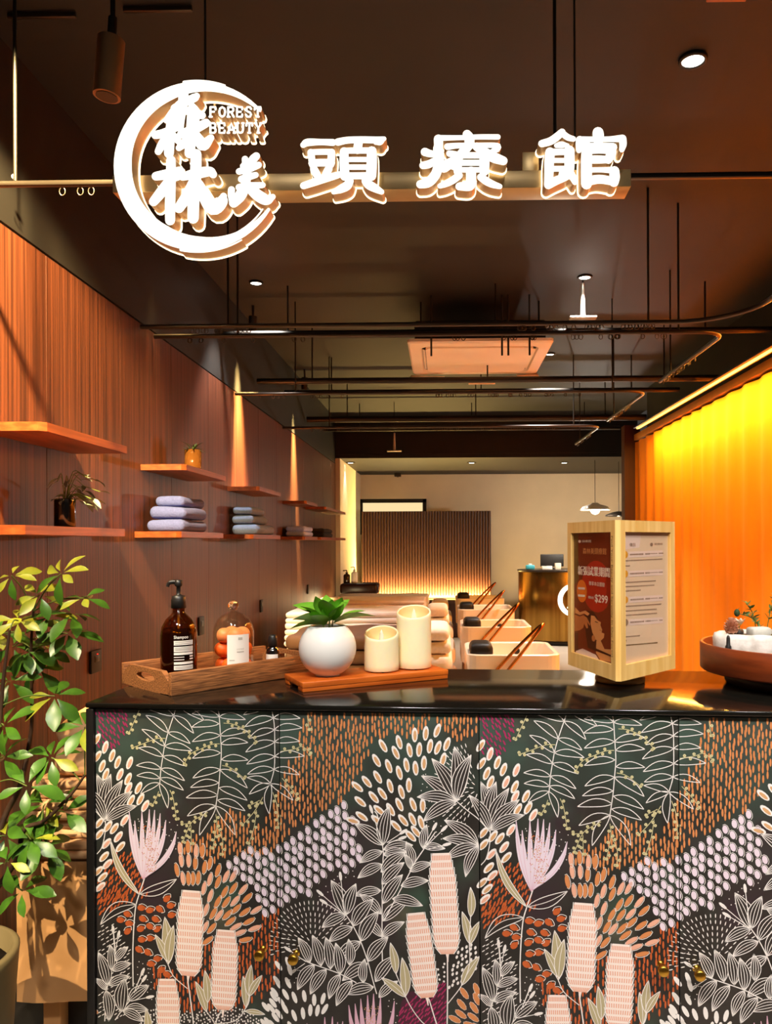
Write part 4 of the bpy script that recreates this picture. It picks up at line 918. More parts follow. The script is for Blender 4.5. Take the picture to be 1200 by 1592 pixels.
# ------------------------------------------------------------------ round tray with stone trough
M_rtray = mat('red_wood', '8a3a12', .42, col2='682808', scale=4, stretch=(2, 2, 14), bump=.06)
p = W(1237, 1000, 1.80); rt = thing('round_tray', 'round red brown wooden tray on a dark foot beside the menu stand', 'tray', (p.x, p.y, ZT))
MB().lathe([(.0001, 0), (.150, 0), (.155, .003), (.155, .030), (.0001, .030)], n=48).build('foot', mat('dark_foot', '2a100a', .5, var=.2, scale=8), rt)
MB().lathe([(.0001, .030), (.206, .030), (.210, .034), (.210, .091), (.2085, .093), (.2035, .093), (.202, .091), (.202, .038), (.0001, .038)], n=72).build('bowl', M_rtray, rt)
RZ = ZT + .0382
M_stone = mat('white_stone', 'f0ebe2', .6, col2='c9c0b4', scale=38, bump=.5)
tq = thing('stone_trough', 'white rough stone trough planted with dry sprigs in the round tray', 'trough', (p.x - .085, p.y, RZ))
pr_ = [(.0001, 0), (.075, 0), (.090, .008), (.102, .026), (.104, .044), (.100, .052), (.092, .052), (.088, .046), (.0001, .044)]
m = MB().lathe(pr_, n=44, sy=.62); m.v = [(v[0], v[1], v[2] * 1.55) for v in m.v]; m.v = [tuple(Vector(v) * (1 + .018 * math.sin(v[0] * 90) * math.cos(v[1] * 110 + v[2] * 200))) for v in m.v]; m.build('body', M_stone, tq)
MB().lathe([(.0001, .0715), (.086, .0715), (.0001, .073)], n=24, sy=.6).build('gravel', mat('grey_gravel', '6a665e', .8, var=.5, scale=90, bump=.6), tq)
MB().box((-.005, -.012, .0835), (.05, .03, .022), bev=.006, rz=.3).build('stone', mat('grey_stone', 'd2cfc4', .7, var=.2, scale=30, bump=.3), tq)
MB().box((-.048, .012, .080), (.034, .03, .016), bev=.006, rz=1).build('stone', mat('dark_stone', '3a342e', .6, var=.2, scale=30), tq)
M_sprig = leafmat('sprig_leaf', '4a6a2c', '6f7a3c', .6); SPM = leafmesh('leaf', .016, .0055, M_sprig, .3, .1, 4)
rnd = random.Random(11)
for k, (x, y, tx, ty, tz) in enumerate(((.01, 0, -.06, .0, .055), (.02, .01, .045, .0, .125), (.03, 0, .075, -.01, .10), (.05, .01, .06, .02, .13), (.0, .01, -.02, .01, .075), (.05, -.01, .11, -.02, .085), (.035, .01, .02, .02, .085))):
    b = Vector((x, y, .071)); e = b + Vector((tx, ty, tz)); mm_ = (b + e) / 2 + Vector((tx * -.15, 0, .012))
    path = cr([b, mm_, e], 6); MB().tube(path, .0011, 5).build('stem', M_stem, tq)
    for j in range(3, len(path)):
        for sdd in (-1, 1):
            o = link('leaf', SPM, tq, path[j]); o.rotation_euler = (rnd.uniform(-1, 1), -rnd.uniform(.2, 1.1), rnd.uniform(0, 6.28)); s = rnd.uniform(.7, 1.25); o.scale = (s, s, s)
    if k < 4: MB().sphere(e, .007, 10, sz=1.3).build('bud', mat('dark_bud', '33471f', .7, var=.4, scale=60), tq)
M_petal = mat('pale_petal', 'f6dcc0', .6)
q = W(1137, 975, 1.78)
pc = thing('pine_cone', 'small pinkish brown pine cone perched on the end of the stone trough', 'pine cone', (q.x, q.y, RZ + .0795))
M_cone = mat('cone_brown', 'b5704c', .7, col2='d8a284', scale=60)
MB().lathe([(.0001, 0), (.008, .004), (.010, .014), (.006, .028), (.0001, .034)], n=14).build('core', M_cone, pc)
for r_ in range(6):
    m = MB()
    for k in range(8):
        a = 2 * PI * (k + .5 * (r_ % 2)) / 8; rr = (.0155, .0185, .0185, .016, .012, .007)[r_]; z = .004 + r_ * .0058
        d = Vector((math.cos(a), math.sin(a), 0)); n_ = Vector((-d.y, d.x, 0)); zz = Vector((0, 0, 1))
        m.add([d * .004 + zz * z, d * rr * .8 + n_ * .0055 + zz * (z + .002), d * rr + zz * (z + .005), d * rr * .8 - n_ * .0055 + zz * (z + .002), d * rr * .7 + zz * (z - .003)], [[0, 1, 2, 3], [0, 1, 4], [1, 2, 4], [2, 3, 4], [3, 0, 4]])
    m.build('scale', M_cone, pc)
q = W(1149, 963, 1.815)
fl = thing('dried_flower', 'dried cream flower standing behind the pine cone', 'flower', (q.x, q.y, RZ + .074))
MB().tube([(0, 0, -.002), (0, 0, .022)], .0015, 6).build('stem', M_stem, fl)
PTM = leafmesh('petal', .020, .014, M_petal, .3, -.4, 4)
for k in range(7):
    o = link('petal', PTM, fl, (0, 0, .021)); o.rotation_euler = (0, -.5, k * .9)
MB().sphere((0, 0, .026), .006, 10).build('centre', mat('flower_gold', 'eab35a', .6), fl)
q = W(1132, 1000, 1.742)
db = thing('dropper_bottle', 'tiny dark green dropper bottle in front of the stone trough', 'bottle', (q.x, q.y, RZ)); db.scale = (1, 1, 1.7)
MB().lathe([(.0001, 0), (.0105, 0), (.012, .002), (.012, .014), (.010, .019), (.006, .021), (.006, .024), (.0001, .024)], n=20).build('glass_body', mat('green_glass', '18261a', .1, coat=.5), db)
MB().lathe([(.0001, .0235), (.0068, .0235), (.0068, .033), (.0045, .035), (.004, .044), (.0025, .047), (.0001, .048)], n=16).build('cap', MATS['black_plastic'], db)
# ------------------------------------------------------------------ shelves on the wood wall
OX = -1.148; ZU = 1.752; ZL = 1.452; ST = .026
def shelf(y0, y1, z, label, ch=.06):
    s = thing('wall_shelf', label, 'shelf', (LX + .002, (y0 + y1) / 2, z), group='shelves on the wood wall')
    a, b = LX + .003, OX
    MB().prism([(a, y0), (b - ch * .3, y0), (b, y0 + ch * .3), (b, y1), (a, y1)], z - ST, z).build('board', M_shelf, s, world=True)
    return s
shelf(2.2, 2.78, ZU, 'upper shelf directly above the dark pot with striped leaves')
shelf(3.41, 4.05, ZU, 'upper shelf holding the small fern in an amber glass')
shelf(4.78, 5.42, ZU, 'empty upper shelf under the narrow pool of light')
shelf(6.43, 7.0, ZU, 'empty upper shelf brightly lit, above the pale towel')
shelf(7.5, 9.0, ZU, 'last upper shelf by the end of the wood wall')
shelf(2.08, 2.76, ZL, 'lower shelf carrying the dark pot with striped leaves')
shelf(3.34, 4.0, ZL, 'lower shelf carrying three folded navy towels')
shelf(4.62, 5.4, ZL, 'lower shelf carrying folded slate blue towels in shadow')
shelf(6.35, 7.0, ZL, 'lower shelf carrying the pale blue towel')
shelf(7.2, 9.0, ZL, 'last lower shelf with the black towel near the cream wall')

def plant(name, label, loc, pot, potm, leaves, leafm, group=None):
    t = thing(name, label, 'plant', loc, group=group); pot.build('pot', potm, t)
    return t
# dark pot with striped plant
p = onx(101, 812, -1.24); pl = thing('potted_plant', 'trailing striped plant in a shiny black pot on the lower shelf', 'plant', (p.x, p.y, ZL + .001))
d_ = p.y / 1200; ph = 45 * d_; r = 16 * d_
MB().lathe([(.0001, 0), (r * .94, 0), (r, .004), (r, ph - .003), (r - .001, ph), (r - .005, ph), (r - .006, ph - .02), (.0001, ph - .022)], n=32).build('pot', mat('black_glaze', '0d0b0a', .15, coat=.6), pl)
LM1 = leafmesh('leaf', .045, .019, leafmat('striped_leaf', '8d9a86', '3d2a34', .35), .35, .3)
rnd = random.Random(21)
for i in range(26):
    a = rnd.uniform(-2.2, 1.9); L = rnd.uniform(.02, .10); z = ph + rnd.uniform(-.02, .075)
    q = Vector((L * math.cos(a) * .8 + .02, L * math.sin(a) + .035, z))
    if q.x < -.06: q.x = -.05
    MB().tube(cr([(0, 0, ph - .02), (q.x * .4, q.y * .4, max(ph, z) + .015), tuple(q)], 4), .0012, 5).build('stem', M_stem, pl)
    o = link('leaf', LM1, pl, q); o.rotation_euler = (rnd.uniform(-.6, .6), rnd.uniform(-.3, .7), a + rnd.uniform(-.7, .7))
    s = rnd.uniform(.75, 1.2); o.scale = (s, s, s)
# fern in amber glass
p = onx(300, 718, -1.25); pl = thing('potted_plant', 'small feathery fern in a clear amber glass on the upper shelf', 'plant', (p.x, p.y, ZU + .001))
MB().lathe([(.0001, 0), (.038, 0), (.041, .004), (.041, .112), (.039, .112), (.038, .010), (.0001, .010)], n=28).build('glass_pot', mat('amber_pot', '8a5626', .1, trans=.5, ior=1.3), pl)
MB().lathe([(.0001, .012), (.036, .012), (.036, .09), (.0001, .092)], n=20).build('soil', mat('soil', '3a2414', .9, var=.5, scale=60, bump=.5), pl)
LM2 = leafmesh('leaf', .05, .010, leafmat('fern_leaf', '4d5a2a', '2f3d1c', .5), .3, .5)
for i in range(30):
    a = rnd.uniform(0, 6.28); o = link('leaf', LM2, pl, (.02 * math.cos(a) * rnd.random(), .02 * math.sin(a) * rnd.random(), .09 + rnd.uniform(0, .035)))
    o.rotation_euler = (0, -rnd.uniform(.2, 1.3), a); s = rnd.uniform(.7, 1.35); o.scale = (s, s, s)
# towels
def towel_mb(w, d, h, seed, layers=2, wob=.004):
    m = MB(); rnd = random.Random(seed)
    for k in range(layers):
        hh = h / layers; bm = bmesh.new(); bmesh.ops.create_cube(bm, size=1)
        for v in bm.verts: v.co = Vector((v.co.x * (w - .004 * k), v.co.y * (d - .006 * k), v.co.z * hh))
        bmesh.ops.bevel(bm, geom=[e for e in bm.edges], offset=hh * .44, segments=3, profile=.5, affect='EDGES')
        bmesh.ops.subdivide_edges(bm, edges=[e for e in bm.edges if e.calc_length() > .06], cuts=4, use_grid_fill=True)
        bm.verts.index_update(); ph = rnd.uniform(0, 6)
        vs = [(v.co.x, v.co.y, v.co.z + hh * (k + .5) + wob * math.sin(v.co.x * 22 + ph) * math.cos(v.co.y * 17 + ph * 2) * (1 if v.co.z > 0 else .0)) for v in bm.verts]
        m.add(vs, [[v.index for v in f.verts] for f in bm.faces], 0, True); bm.free()
    return m
def terry(name, c, var=.15): return mat(name, c, .95, var=var, scale=120, bump=.6)
M_navy = terry('navy_terry', '565e9c'); M_slate = terry('slate_terry', '66769c'); M_pale = terry('pale_terry', 'a4b6ff'); M_blackt = terry('black_terry', '1c1a1c')
def towel(loc, w, d, h, m_, label, group, rz=0, seed=0, layers=1):
    t = towel_mb(w, d, h, seed, layers).build('folded_towel', m_, loc=loc, rz=rz); tag(t, label, 'towel', group)
    return t
g = 'folded towels on the shelves'
h3 = .053; y0 = 3.60; x = LX + .105
towel((x, y0, ZL + .001), .17, .36, h3, M_navy, 'navy towel at the bottom of the stack of three on the shelf', g, 0, 1)
towel((x + .004, y0 + .005, ZL + .006 + h3), .165, .35, h3, M_navy, 'navy towel in the middle of the stack of three on the shelf', g, .02, 2)
towel((x - .008, y0 + .06, ZL + .011 + 2 * h3), .135, .30, .046, M_navy, 'smaller navy towel on top of the stack of three', g, -.03, 3)
y0 = 4.98
towel((x + .005, y0 + .05, ZL + .001), .165, .50, .062, M_slate, 'slate blue towel at the bottom of its shadowed stack', g, 0, 4)
towel((x - .012, y0 + .02, ZL + .007 + .062), .135, .42, .052, M_slate, 'slate blue towel in the middle of its shadowed stack', g, .0, 5)
towel((x - .015, y0, ZL + .014 + .114), .125, .38, .050, M_slate, 'slate blue towel on top of its shadowed stack', g, .02, 6)
towel((x + .005, 6.62, ZL + .001), .165, .42, .085, M_pale, 'pale blue folded towel lying alone on the lit lower shelf', g, 0, 7, 2)
towel((x, 7.75, ZL + .001), .17, .6, .085, M_blackt, 'black folded towel on the last lower shelf', g, 0, 8, 2)
# outlets and slots on the wood wall
def outlet(px, py, w, h, label, red=False):
    q = onx(px, py, LX + .002); o = thing('wall_outlet', label, 'outlet', (LX + .0025, q.y, q.z))
    MB().box((.006, 0, 0), (.010, w, h), bev=.002).build('plate', M_black, o)
    MB().box((.0115, 0, h * .12), (.002, w * .45, h * .3), bev=.0005).build('socket', M_darkmetal, o)
    if red: MB().lathe([(.0001, 0), (.0035, 0), (.0035, .003), (.0001, .003)], (.0108, w * .05, h * .30), n=10).build('indicator', emis('red_led', 'ff2a1a', 3), o)
outlet(146, 1028, .086, .086, 'black wall outlet with a red indicator behind the leafy plant', True)
outlet(311, 973, .086, .10, 'black wall outlet between the pump bottle and the glass cloche')
outlet(405, 942, .07, .09, 'black wall outlet above the small black bottle')
outlet(478, 916, .07, .09, 'farthest black wall outlet near the cream wall')

# ------------------------------------------------------------------ ceiling fittings
M_lens = emis('downlight_lens', 'fff6e6', 14)
def downlight(px, py, r, label, z=2.948, w=18, lit=True):
    q = onz(px, py, z); o = thing('downlight', label, 'light', (q.x, q.y, z), group='round ceiling downlights')
    MB().lathe([(r * .86, -.004), (r * .9, -.010), (r * 1.12, -.008), (r * 1.15, 0), (r * .86, 0)], n=28).build('trim_ring', M_black, o)
    MB().lathe([(.0001, -.005), (r * .86, -.005), (r * .86, -.001), (.0001, -.001)], n=24).build('lens', M_lens, o)
    if w: lamp('SPOT', 'downlight_lamp', (q.x, q.y, z - .02), (q.x, q.y, 0), w, (1, .96, .90), .03, 75, .6, parent=o)
    return o
downlight(1077, 92, .040, 'large bright downlight above the last sign character', w=40)
downlight(398, 439, .036, 'downlight below the brush ring', w=190)
downlight(909, 430, .038, 'downlight below the last sign character', w=190)
downlight(855, 550, .036, 'downlight beside the ceiling air conditioner', w=190)
for px, lab in ((545, 'small far downlight nearest the cream side wall'), (733, 'small far downlight in the middle of its row'), (877, 'small far downlight nearest the pendant lamp')):
    downlight(px, 719, .05, lab, z=2.448, w={545: 20, 733: 45, 877: 150}[px])
def pipe(y, z, x0, x1, r, label, m=None):
    o = thing('ceiling_pipe', label, 'pipe', ((x0 + x1) / 2, y, z), group='cross pipes under the ceiling')
    MB().tube([(x0, y, z), (x1, y, z)], r, 10).build('tube', m or M_pipe, o, world=True)
    for f in (.12, .5, .88):
        x = x0 + (x1 - x0) * f; MB().tube([(x, y, z + r), (x, y, 2.95)], .006, 6).build('hanger_rod', M_pipe, o, world=True)
    return o
M_pipe = mat('dark_pipe', '2c2824', .35, .5, var=.2, scale=6)
M_conduit = mat('pale_conduit', 'c8c2b8', .35, .5)
pipe(4.64, 2.66, LX + .02, 1.96, .020, 'cross pipe lit by the two nearer downlights')
pipe(6.45, 2.66, LX + .02, 1.96, .020, 'cross pipe passing behind the air conditioner')
pipe(8.6, 2.66, LX + .02, 1.96, .020, 'farthest cross pipe before the low ceiling')
pipe(5.5, 2.555, LX + .02, 1.96, .022, 'cross pipe hanging just beneath the air conditioner')
pipe(7.5, 2.6, LX + .02, 1.96, .03, 'thick cross pipe in the dark between the lit ones')
for px, py, d, a, b, lab in ((904, 0, 4.60, 440, 492, 'short pale conduit drop above the lit pipe'), (610, 0, 8.52, 673, 700, 'far pale conduit drop on the last lit pipe')):
    q = W(px, py, d); z0, z1 = W(px, b, d).z, W(px, a, d).z
    o = thing('conduit_drop', lab, 'conduit', (q.x, d, z0), group='pale conduit drops')
    MB().tube([(q.x, d, z0), (q.x, d, z1), ], [.016, .009], 8).build('tube', M_conduit, o, world=True)
    MB().tube([(q.x, d, z1), (q.x, d, 2.95)], .004, 6).build('rod', M_pipe, o, world=True)
    MB().box((q.x, d, z0 - .008), (.16, .05, .014), bev=.004).build('junction_plate', M_conduit, o, world=True)
# curtain tracks: across the room, rounded corner, then along it
M_track = mat('track_metal', '4a4039', .3, .7, var=.2, scale=8)
def track(d, xr, back, label, r=.30, hooks=(.5, .9)):
    z = 2.36; t = thing('curtain_track', label, 'curtain track', (0, d, z), group='bed curtain tracks under the ceiling')
    pts = [(LX + .01, d, z)] + [(xr - r, d, z)]
    s = 1 if back > 0 else -1
    pts += [(xr - r + r * math.sin(a), d + s * (r - r * math.cos(a)), z) for a in (PI / 2 * k / 8 for k in range(1, 9))]
    pts.append((xr, d + back, z)); MB().tube(pts, .011, 8).build('rail', M_track, t, world=True)
    for x, y in ((LX + .4, d), (xr - r - .1, d), (xr, d + back * .8)): MB().tube([(x, y, z + .008), (x, y, 2.95)], .005, 6).build('hanger_rod', M_pipe, t, world=True)
    m = MB(); rnd = random.Random(int(d * 10)); ring_ = []
    for k in range(34):
        f = rnd.uniform(hooks[0], hooks[1]) if k < 24 else rnd.uniform(.05, .3)
        x = LX + (xr - r - LX) * f
        m.tube([(x + .009 * math.cos(q), d, z - .020 + .011 * math.sin(q)) for q in (2 * PI * j / 8 for j in range(8))], .0018, 4, closed=True)
    for k in range(22):
        y = d + back * rnd.uniform(.35, .95); m.tube([(xr, y + .009 * math.cos(q), z - .020 + .011 * math.sin(q)) for q in (2 * PI * j / 8 for j in range(8))], .0018, 4, closed=True)
    m.build('hooks', M_track, t, world=True, kind='stuff')
track(3.40, 1.30, -1.1, 'curtain track curving towards the shop front', hooks=(.7, .98))
track(3.56, 1.30, 1.1, 'curtain track with hooks around the nearest bed bay', r=.12, hooks=(.55, .95))
track(4.95, 1.30, 1.2, 'curtain track around the second bed bay', r=.12)
track(6.42, 1.30, 1.2, 'curtain track around the third bed bay', r=.12)
# rail behind the sign
zr = W(300, 283, 2.06).z
rl = thing('front_rail', 'slim dark rail with loose hooks crossing behind the sign', 'rail', (.2, 2.06, zr))
MB().box((.29, 2.06, zr), (3.24, .016, .014), bev=.003).build('rail', mat('rail_metal', '3c342e', .28, .8), rl, world=True)
for x in (LX + .2, .3, 1.7): MB().tube([(x, 2.06, zr + .008), (x, 2.06, 2.95)], .005, 6).build('hanger_rod', M_pipe, rl, world=True)
for px in (97, 125, 142, 437, 462, 205):
    q = W(px, 300, 2.06); MB().tube([(q.x + .008 * math.cos(a), 2.06, zr - .010 - .011 + .011 * math.sin(a)) for a in (2 * PI * j / 12 for j in range(12))], .0016, 5, closed=True).build('hook', M_track, rl, world=True)
q = W(22, 275, 2.3); hw = thing('hanging_wire', 'thin bright wire hanging from the ceiling with a small bead', 'wire', (q.x, q.y, q.z))
MB().tube([(q.x, q.y, q.z), (q.x, q.y, 2.95)], .0022, 6).build('wire', M_darkmetal, hw, world=True); MB().sphere((q.x, q.y, q.z), .008, 12).build('bead', M_whitepl, hw, world=True)
MB().tube(cr([(q.x, q.y, q.z - .006), (q.x + .004, q.y, q.z - .025), (q.x - .006, q.y, q.z - .03), (q.x - .008, q.y, q.z - .018)], 4), .0016, 5).build('hook', M_steel, hw, world=True)
# track spotlight that washes the wood wall, with its rail
q = W(172, 50, 1.75)
tk = thing('track_spotlight', 'tan cylinder spotlight hanging above the brush ring', 'light', (q.x, q.y, 2.95))
M_tan = mat('tan_metal', '9a7350', .4, .6)
qb, qt = W(166, 150, 1.75), W(173, 62, 1.75)
MB().tube([tuple(qt), tuple(qb)], .030, 20).build('barrel', M_tan, tk, world=True)
MB().tube([tuple(qt + Vector((0, 0, -.01))), (qt.x + .004, qt.y, qt.z + .05)], .010, 10).build('joint', M_darkmetal, tk, world=True)
MB().tube([(qt.x + .004, qt.y, qt.z + .05), (qt.x + .004, qt.y, 2.95)], .006, 8).build('stem', M_darkmetal, tk, world=True)
axd = (qb - qt).normalized()
MB().tube([tuple(qb + axd * .0005), tuple(qb + axd * .002)], .024, 18).build('lens', mat('spot_lens', '4a3c30', .15), tk, world=True)
wl = thing('wall_spotlight', 'wide wall washer spotlight over the first upper shelf', 'light', (-.95, 1.55, 2.95), group='black spotlights washing the wood wall')
MB().tube([(-.95, 1.55, 2.95), (-.955, 1.56, 2.90), (-.96, 1.58, 2.85)], [.01, .028, .028], 14).build('barrel', M_black, wl, world=True)
lamp('SPOT', 'wall_wash_lamp', (-.966, 1.592, 2.83), (LX, 2.42, 1.95), 1600, (1, .74, .32), .028, 62, .5, parent=wl)
for i, (y, tz, w, an, lab) in enumerate(((5.08, 1.55, 4000, 15, 'wall washer spotlight over the shadowed slate towels'), (6.95, 1.55, 4000, 13, 'wall washer spotlight over the pale towel'), (3.6, 1.2, 60, 16, 'wall washer spotlight over the navy towels'))):
    o = thing('wall_spotlight', lab, 'light', (-1.24, y - .06, 2.95), group='black spotlights washing the wood wall')
    c0 = Vector((-1.24, y - .06, 2.88)); c1 = Vector((-1.245, y - .05, 2.77))
    MB().tube([tuple(c0), tuple(c1)], .028, 14).build('barrel', M_black, o, world=True); MB().tube([tuple(c0), (-1.24, y - .06, 2.95)], .008, 8).build('stem', M_black, o, world=True)
    lamp('SPOT', 'wall_spot_lamp', c1 + Vector((-.004, .004, -.02)), (LX, y, tz), w, (1, .70, .24), .05, an * 2, .9, parent=o)
for px, py, z, lab in ((65, 30, 2.93, 'short ceiling rail with an orange reflection'), (245, 20, 2.93, 'short ceiling rail above the brush ring')):
    q = onz(px, py, z); o = thing('ceiling_rail', lab, 'rail', (q.x, q.y, z), group='short rails on the ceiling by the shop front'); MB().box((0, 0, .01), (.20, .012, .014), bev=.002).build('profile', M_track, o)
q = onz(1130, 0, 2.9); o = thing('ceiling_box', 'small orange brown box on the ceiling at the shop front', 'box', (q.x, q.y - .08, 2.9))
MB().box((0, .02, .025), (.11, .14, .05), bev=.003).build('case', mat('orange_case', 'b5672f', .5, var=.1, scale=10), o); MB().box((0, .02, -.002), (.09, .11, .004), bev=.001).build('cover', MATS['orange_case'], o)
# ceiling cassette air conditioner
M_ac = mat('ac_plastic', 'fff2e0', .5, var=.04, scale=5)
q0 = onz(742, 556, 2.68); ac = thing('air_conditioner', 'square cream ceiling cassette air conditioner with drooping flaps', 'air conditioner', (q0.x, q0.y, 2.68))
aw = .93
m = MB(); m.box((0, 0, .075), (.84, .84, .13), bev=.01, seg=1); m.build('casing', M_darkmetal, ac)
o_, i_ = aw / 2, .33
def sqr(h, c, n=6):
    P = []
    for sx, sy, a0 in ((1, 1, 0), (-1, 1, 90), (-1, -1, 180), (1, -1, 270)):
        P += [(sx * (h - c) + c * math.cos(math.radians(a0 + 90 * k / n)), sy * (h - c) + c * math.sin(math.radians(a0 + 90 * k / n))) for k in range(n + 1)]
    return P
def loopring(m, rings, mi=0):
    n = len(rings[0][0])
    for (A1, z1), (B1, z2) in zip(rings, rings[1:]):
        m.add([(p[0], p[1], z1) for p in A1] + [(p[0], p[1], z2) for p in B1], [[k, (k + 1) % n, n + (k + 1) % n, n + k] for k in range(n)], mi, False)
m = MB(); loopring(m, [(sqr(o_, .03), .012), (sqr(o_, .03), -.006), (sqr(o_ - .012, .03), -.016), (sqr(.385, .07), -.020), (sqr(.375, .07), -.002)]); m.build('face_frame', M_ac, ac)
MB().prism(sqr(.352, .05), -.022, -.006).build('grille_panel', M_ac, ac)
m = MB()
m.prism(sqr(.374, .07), -.003, .001); m.build('recess', M_darkmetal, ac)
for k, (c, d) in enumerate((((0, .364, -.012), (.56, .016, .004)), ((0, -.364, -.012), (.56, .016, .004)), ((.364, 0, -.012), (.016, .56, .004)), ((-.364, 0, -.012), (.016, .56, .004)))):
    MB().box(c, d, bev=.001, seg=1, rot=Matrix.Rotation(.3, 3, 'X' if k < 2 else 'Y')).build('louver', M_ac, ac)
for x, w, dz, rx in ((-.36, .26, -.045, .5), (-.12, .14, -.06, .35), (.05, .20, -.075, .7), (.24, .30, -.05, .4), (.40, .16, -.04, .6)):
    MB().box((x, .43, dz), (w, .09, .005), bev=.001, seg=1, rot=Matrix.Rotation(rx, 3, 'X') @ Matrix.Rotation(x * .5, 3, 'Z')).build('flap', M_ac, ac)
for px in (670, 783, 793, 827):
    q = W(px, 560, 4.72); MB().tube([(q.x - q0.x, 4.78 - q0.y + .07, .0 - .11), (q.x - q0.x, 4.78 - q0.y + .07, .27)], .007, 6).build('hanger_rod', M_black, ac)
for dx, dy in ((-.38, -.38), (.38, -.38), (-.38, .38), (.38, .38)): MB().tube([(dx, dy, .13), (dx, dy, .27)], .006, 6).build('threaded_rod', M_pipe, ac)
# pendants
q = W(925, 790, 10.0)
pe = thing('pendant_lamp', 'small glowing white pendant lamp before the cream back wall', 'light', (q.x, q.y, q.z))
MB().lathe([(.19, -.02), (.16, .02), (.06, .05), (.035, .07), (.034, .07), (.055, .045), (.155, .014), (.185, -.024)], n=28, cap=False).build('shade', mat('glass_shade', 'e8ded0', .2), pe)
MB().sphere((0, 0, -.02), .062, 16).build('bulb', emis('pendant_bulb', 'fff2da', 14), pe); MB().tube([(0, 0, .07), (0, 0, 2.45 - q.z)], .004, 6).build('cord', M_black, pe)
lamp('POINT', 'pendant_lamp_light', (q.x, q.y, q.z - .12), (q.x, q.y, 0), 70, (1, .90, .76), .06, parent=pe)
q = W(962, 800, 10.2)
pe = thing('pendant_lamp', 'unlit dark dish pendant beside the glowing one', 'light', (q.x, q.y, q.z))
MB().lathe([(.18, -.02), (.17, .0), (.09, .03), (.02, .045), (.019, .042), (.085, .025), (.165, -.004), (.175, -.022)], n=28, cap=False).build('shade', M_darkmetal, pe); MB().tube([(0, 0, .043), (0, 0, 2.45 - q.z)], .004, 6).build('cord', M_black, pe)
MB().sphere((0, 0, .0), .03, 12).build('bulb', M_whitepl, pe)

# ------------------------------------------------------------------ the far end of the room
M_flute = mat('flute_wood', '3e1a0c', .5, col2='2a1007', scale=2, stretch=(20, 1, 1), bump=.05)
a = W(562, 795, 11.3); b = W(763, 795, 11.3); fw = b.x - a.x
fp = thing('fluted_screen', 'dark brown fluted wood screen lit by a golden strip along its foot', 'screen', ((a.x + b.x) / 2, 11.3, .0))
MB().box((0, .03, a.z / 2), (fw, .05, a.z - .004), bev=.004).build('back_board', M_flute, fp)
n = 46; me = None
for k in range(n):
    x = -fw / 2 + fw * (k + .5) / n
    if me is None: me = MB().lathe([(fw / n * .48, .62), (fw / n * .48, a.z - .006)], n=10).build('slat', M_flute, fp, loc=(x, 0, 0)).data
    else: link('slat', me, fp, (x, 0, 0))
ls = thing('light_strip', 'golden light strip glowing along the foot of the fluted screen', 'light', ((a.x + b.x) / 2, 11.22, .56))
MB().box((0, 0, -.02), (fw + .1, .12, .05), bev=.004).build('ledge', M_flute, ls); MB().box((0, .0, .009), (fw, .014, .008), bev=.001).build('diffuser', emis('strip_gold', 'ffb84a', 9), ls)
l = lamp('AREA', 'strip_lamp', (a.x / 2 + b.x / 2, 11.215, .59), (a.x / 2 + b.x / 2, 11.33, 1.0), 230, (1, .66, .20), fw, size_y=.02, parent=ls)
l.rotation_quaternion = Matrix(((1, 0, 0), (0, -.95, .3), (0, -.3, -.95))).transposed().to_quaternion() if False else l.rotation_quaternion
# lit transom window above the screen
c0 = W(561, 776, YB - .06); c1 = W(660, 796, YB - .06)
wn = MB(); xc = (c0.x + c1.x) / 2; w = c1.x - c0.x; zt = c0.z; zb = zt - .55
win = MB().box((0, 0, 0), (w, .02, zt - zb)).build('window_1', emis('lit_interior', 'ffe2a8', 1.0), loc=(xc, YB - .052, (zt + zb) / 2), kind='structure')
for c, d in (((0, -.012, (zt - zb) / 2 - .03), (w + .06, .05, .06)), ((-w / 2, -.012, 0), (.06, .05, zt - zb)), ((w / 2, -.012, 0), (.06, .05, zt - zb))): MB().box(c, d, bev=.003).build('frame', M_black, win)
# reception desk
q = W(897, 940, 10.3); rd_ = thing('reception_desk', 'curved brass clad reception desk with a glowing round emblem', 'desk', (q.x, 10.75, 0))
M_brass = mat('aged_brass', 'a8803c', .22, .95, col2='8a6228', scale=1.2, stretch=(14, 14, .3))
R = .80; zt = 1.02
MB().lathe([(R - .03, .06), (R, .08), (R, zt - .03), (R - .01, zt - .02)], n=64, sx=.92, sy=.5, cap=False).build('shell', M_brass, rd_)
MB().lathe([(.001, zt - .03), (R + .01, zt - .03), (R + .015, zt - .02), (R + .015, zt - .002), (R, zt), (.001, zt)], n=64, sx=.92, sy=.5).build('top', mat('desk_top', '2a211a', .3), rd_)
MB().lathe([(.001, 0), (R - .05, 0), (R - .05, .07), (.001, .07)], n=48, sx=.92, sy=.5).build('plinth', M_black, rd_)
em = W(894, 933, 10.33)
m = MB(); ex = em.x - q.x; ez = em.z; ey = 10.33 - 10.75 - .0
m.tube([(ex + .20 * math.cos(k), ey, ez + .20 * math.sin(k)) for k in (math.radians(35 + 290 * j / 40) for j in range(41))], [.012 + .020 * math.sin(PI * j / 40) for j in range(41)], 8)
for pts in (((-.06, .09), (.02, .11)), ((-.02, .14), (-.02, .0)), ((-.03, .08), (-.08, .02)), ((0, .08), (.05, .03)), ((-.08, -.03), (.05, -.01)), ((-.05, .0), (-.06, -.14)), ((.02, .03), (.01, -.15)), ((.02, -.03), (.09, -.12)), ((-.05, -.03), (-.10, -.11))):
    m.tube([(ex + pts[0][0], ey, ez + pts[0][1]), (ex + pts[1][0], ey, ez + pts[1][1])], [.016, .012], 6)
m.build('emblem', emis('emblem_white', 'fff4e4', 2.5), rd_)
def on(px, py, d, z): p = W(px, py, d); return (p.x, d, z)
